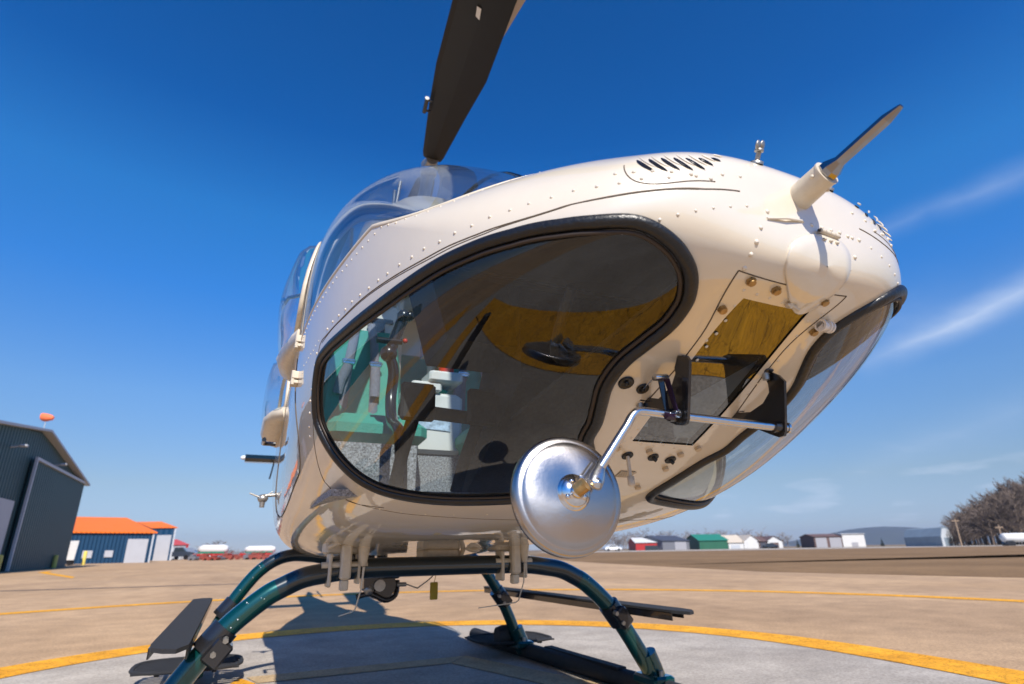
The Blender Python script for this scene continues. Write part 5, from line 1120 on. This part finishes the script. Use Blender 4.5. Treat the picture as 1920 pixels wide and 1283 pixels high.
# trees: bare winter crowns built of limbs and twigs
def bare_tree_mesh(seed, H, spread, mat, dens=1.0, trunk=.5):
    rnd = random.Random(seed); b = MB(); tw = MB()
    b.tube([(0, 0, 0), (rnd.uniform(-.2, .2), 0, H*.5), (rnd.uniform(-.3, .3), rnd.uniform(-.3, .3), H*.85)], .2, 6, rads=[.22, .14, .05])
    nb = int(26*dens)
    for k in range(nb):
        z = H*(.18+.66*rnd.random()); an = rnd.uniform(0, 2*PI); ln = spread*(.35+.65*rnd.random())*(1.15-z/H*.75); up_ = rnd.uniform(.5, 1.2)
        P0 = Vector((0, 0, z)); P1 = P0+Vector((math.cos(an)*ln*.5, math.sin(an)*ln*.5, ln*.35*up_)); P2 = P0+Vector((math.cos(an)*ln, math.sin(an)*ln, ln*.95*up_))
        tw.tube([P0, P1, P2], .05, 3, rads=[.08, .05, .02], cap=False)
        for j in range(int(7*dens)):
            f = rnd.uniform(.3, 1); Q = P1.lerp(P2, f) if f > .5 else P0.lerp(P1, f*2); a2 = an+rnd.uniform(-1.3, 1.3); l2 = ln*rnd.uniform(.2, .5)
            E = Q+Vector((math.cos(a2)*l2, math.sin(a2)*l2, l2*rnd.uniform(.3, 1.3))); tw.tube([Q, E], .03, 3, rads=[.045, .02], cap=False)
            for q in range(3):
                Q2 = Q.lerp(E, rnd.uniform(.3, 1)); a3 = a2+rnd.uniform(-1, 1); l3 = l2*rnd.uniform(.3, .6); tw.tube([Q2, Q2+Vector((math.cos(a3)*l3, math.sin(a3)*l3, l3*rnd.uniform(.2, 1.2)))], .02, 3, rads=[.035, .02], cap=False)
    return b, tw
protos = []
for sd in range(4):
    for mt in ('bark', 'barkp'):
        a, c_ = bare_tree_mesh(sd*7+(3 if mt == 'barkp' else 0), 12, 4.2, mt, 1.5 if mt == 'bark' else 1.0); r_ = empty('bare_tree'); a.build('trunk', M[mt], r_); c_.build('crown', M[mt], r_); protos.append((r_, mt)); r_['used'] = 0
def put_tree(kind, p, h_, w_, rz, label, group):
    cand = [r for r, m_ in protos if m_ == kind]; src = random.choice(cand)
    if not src['used']: src['used'] = 1; t = src
    else:
        t = src.copy(); COL.objects.link(t)
        for ch in src.children: c_ = ch.copy(); COL.objects.link(c_); c_.parent = t
    t.location = p; t.rotation_euler.z = rz; t.scale = (w_/8.4, w_/8.4, h_/12); tag(t, label, 'tree', group)
# brown wood on rising ground at the right edge
def crest(u): 
    pts_ = [(1765, 1010), (1775, 985), (1790, 960), (1815, 945), (1850, 928), (1880, 912), (1905, 898), (1960, 880), (2100, 850), (2300, 840)]
    for (a, b_), (c_, d_) in zip(pts_, pts_[1:]):
        if a <= u <= c_: return b_+(d_-b_)*(u-a)/(c_-a)
    return 1000
for i in range(150):
    u = 1768+(i*37 % 400)*.95+random.uniform(-3, 3); D = 190+(i % 5)*9+random.uniform(-4, 4); v = crest(u)+random.uniform(0, 14)+(4-(i % 5))*7
    if v > ray_h(u)-10: v = ray_h(u)-10
    put_tree('bark', base(u, D), ht(u, v, D), random.uniform(9, 13), random.uniform(0, 6), 'leafless brown tree in the wood at the right edge', 'leafless trees of the brown wood')
for i in range(46):
    u = 1128+i*7.6+random.uniform(-4, 4); D = 300+random.uniform(-15, 20); v = 996+random.uniform(-5, 10)+(6 if u > 1430 else 0)
    if v > ray_h(u)-7: v = ray_h(u)-9
    put_tree('barkp', base(u, D), ht(u, v, D), random.uniform(6, 10), random.uniform(0, 6), 'pale leafless tree in the row behind the sheds', 'pale leafless trees behind the sheds')
for i in range(9):
    u = 352+i*15+random.uniform(-4, 4); D = 230; v = 1031 if i not in (3, 4) else 1014
    put_tree('barkp', base(u, D), ht(u, v+random.uniform(-2, 3), D), 8, random.uniform(0, 6), 'pale leafless tree behind the tank wagons on the left', 'pale leafless trees behind the tank wagons')
for r_, m_ in protos: del r_['used']
def conifer(u, v, D, label):
    p = base(u, D); H = ht(u, v, D); b = MB(); c_ = MB(); t = tag(empty('conifer', p), label, 'tree'); b.tube([(0, 0, 0), (0, 0, H*.3)], .2, 6); b.build('trunk', M['wood'], t)
    rn = random.Random(int(u))
    for k in range(240):
        z = H*rn.uniform(.1, 1); a = rn.uniform(0, 6.3); rr = H*.24*(1.05-z/H); P = Vector((0, 0, z)); Q = P+Vector((math.cos(a)*rr, math.sin(a)*rr, -rr*.3)); s_ = Vector((-math.sin(a), math.cos(a), 0))*rr*.25
        c_.add([P, Q-s_, Q+Vector((0, 0, -rr*.15)), Q+s_], [[0, 1, 2], [0, 2, 3]])
    c_.build('crown', M['conif'], t)
for u, v in ((1297, 1012), (1382, 1001), (1440, 1002), (1492, 1010), (1650, 1008)): conifer(u, v, 285, 'dark conifer among the sheds %s' % {1297: 'left of the green shed', 1382: 'behind the tan roofed shed', 1440: 'behind the white garage with the brown roof', 1492: 'standing alone between the garage and the roller doors', 1650: 'between the white box hangar and the fabric hangar'}[u])
# hills
b = MB(); top = [(1430, 1019), (1480, 1015), (1520, 1008), (1555, 1001), (1590, 994), (1625, 990), (1660, 988), (1700, 989), (1745, 992), (1800, 998), (1900, 1006), (2100, 1010)]
ri = []
for u, v in top:
    q = base(u, 2600); h_ = ht(u, v, 2600); ri.append([q+Vector((0, 0, -1)), q+(q-CAMP).normalized()*200+Vector((0, 0, h_*.7)), q+(q-CAMP).normalized()*450+Vector((0, 0, h_*1.17)), q+(q-CAMP).normalized()*1300+Vector((0, 0, -1))])
n = 4; vs = [p for r_ in ri for p in r_]; b.add(vs, [[i*n+j, (i+1)*n+j, (i+1)*n+j+1, i*n+j+1] for i in range(len(ri)-1) for j in range(n-1)], 0, True)
M['hill'] = pm('wooded_hill', (.04, .05, .05), .95, var=.2, vscale=.02); tag(b.build('hills', M['hill']), kind='structure')
# ------------------------------------------------------------------ the air
b = MB(); b.box((-5200, -5200, -1.5), (5200, 5200, 135)); hz_ = b.build('haze', None) if False else None
hm = bpy.data.materials.new('haze_air'); hm.use_nodes = True; t_ = hm.node_tree
for n_ in list(t_.nodes): t_.nodes.remove(n_)
ho = t_.nodes.new('ShaderNodeOutputMaterial'); hv = t_.nodes.new('ShaderNodeVolumePrincipled'); hv.inputs['Color'].default_value = (.66, .78, 1, 1); hv.inputs['Density'].default_value = HAZE; hv.inputs['Anisotropy'].default_value = .3
t_.links.new(hv.outputs[0], ho.inputs['Volume'])
hz_ = b.build('haze', hm); tag(hz_, 'thin blue air haze over the airfield', 'haze', kind='stuff')
# ------------------------------------------------------------------ to real size
for o in list(SC.objects):
    if o.parent is None and o.type in ('MESH', 'EMPTY'):
        o.location = o.location*S; o.scale = (o.scale[0]*S, o.scale[1]*S, o.scale[2]*S)
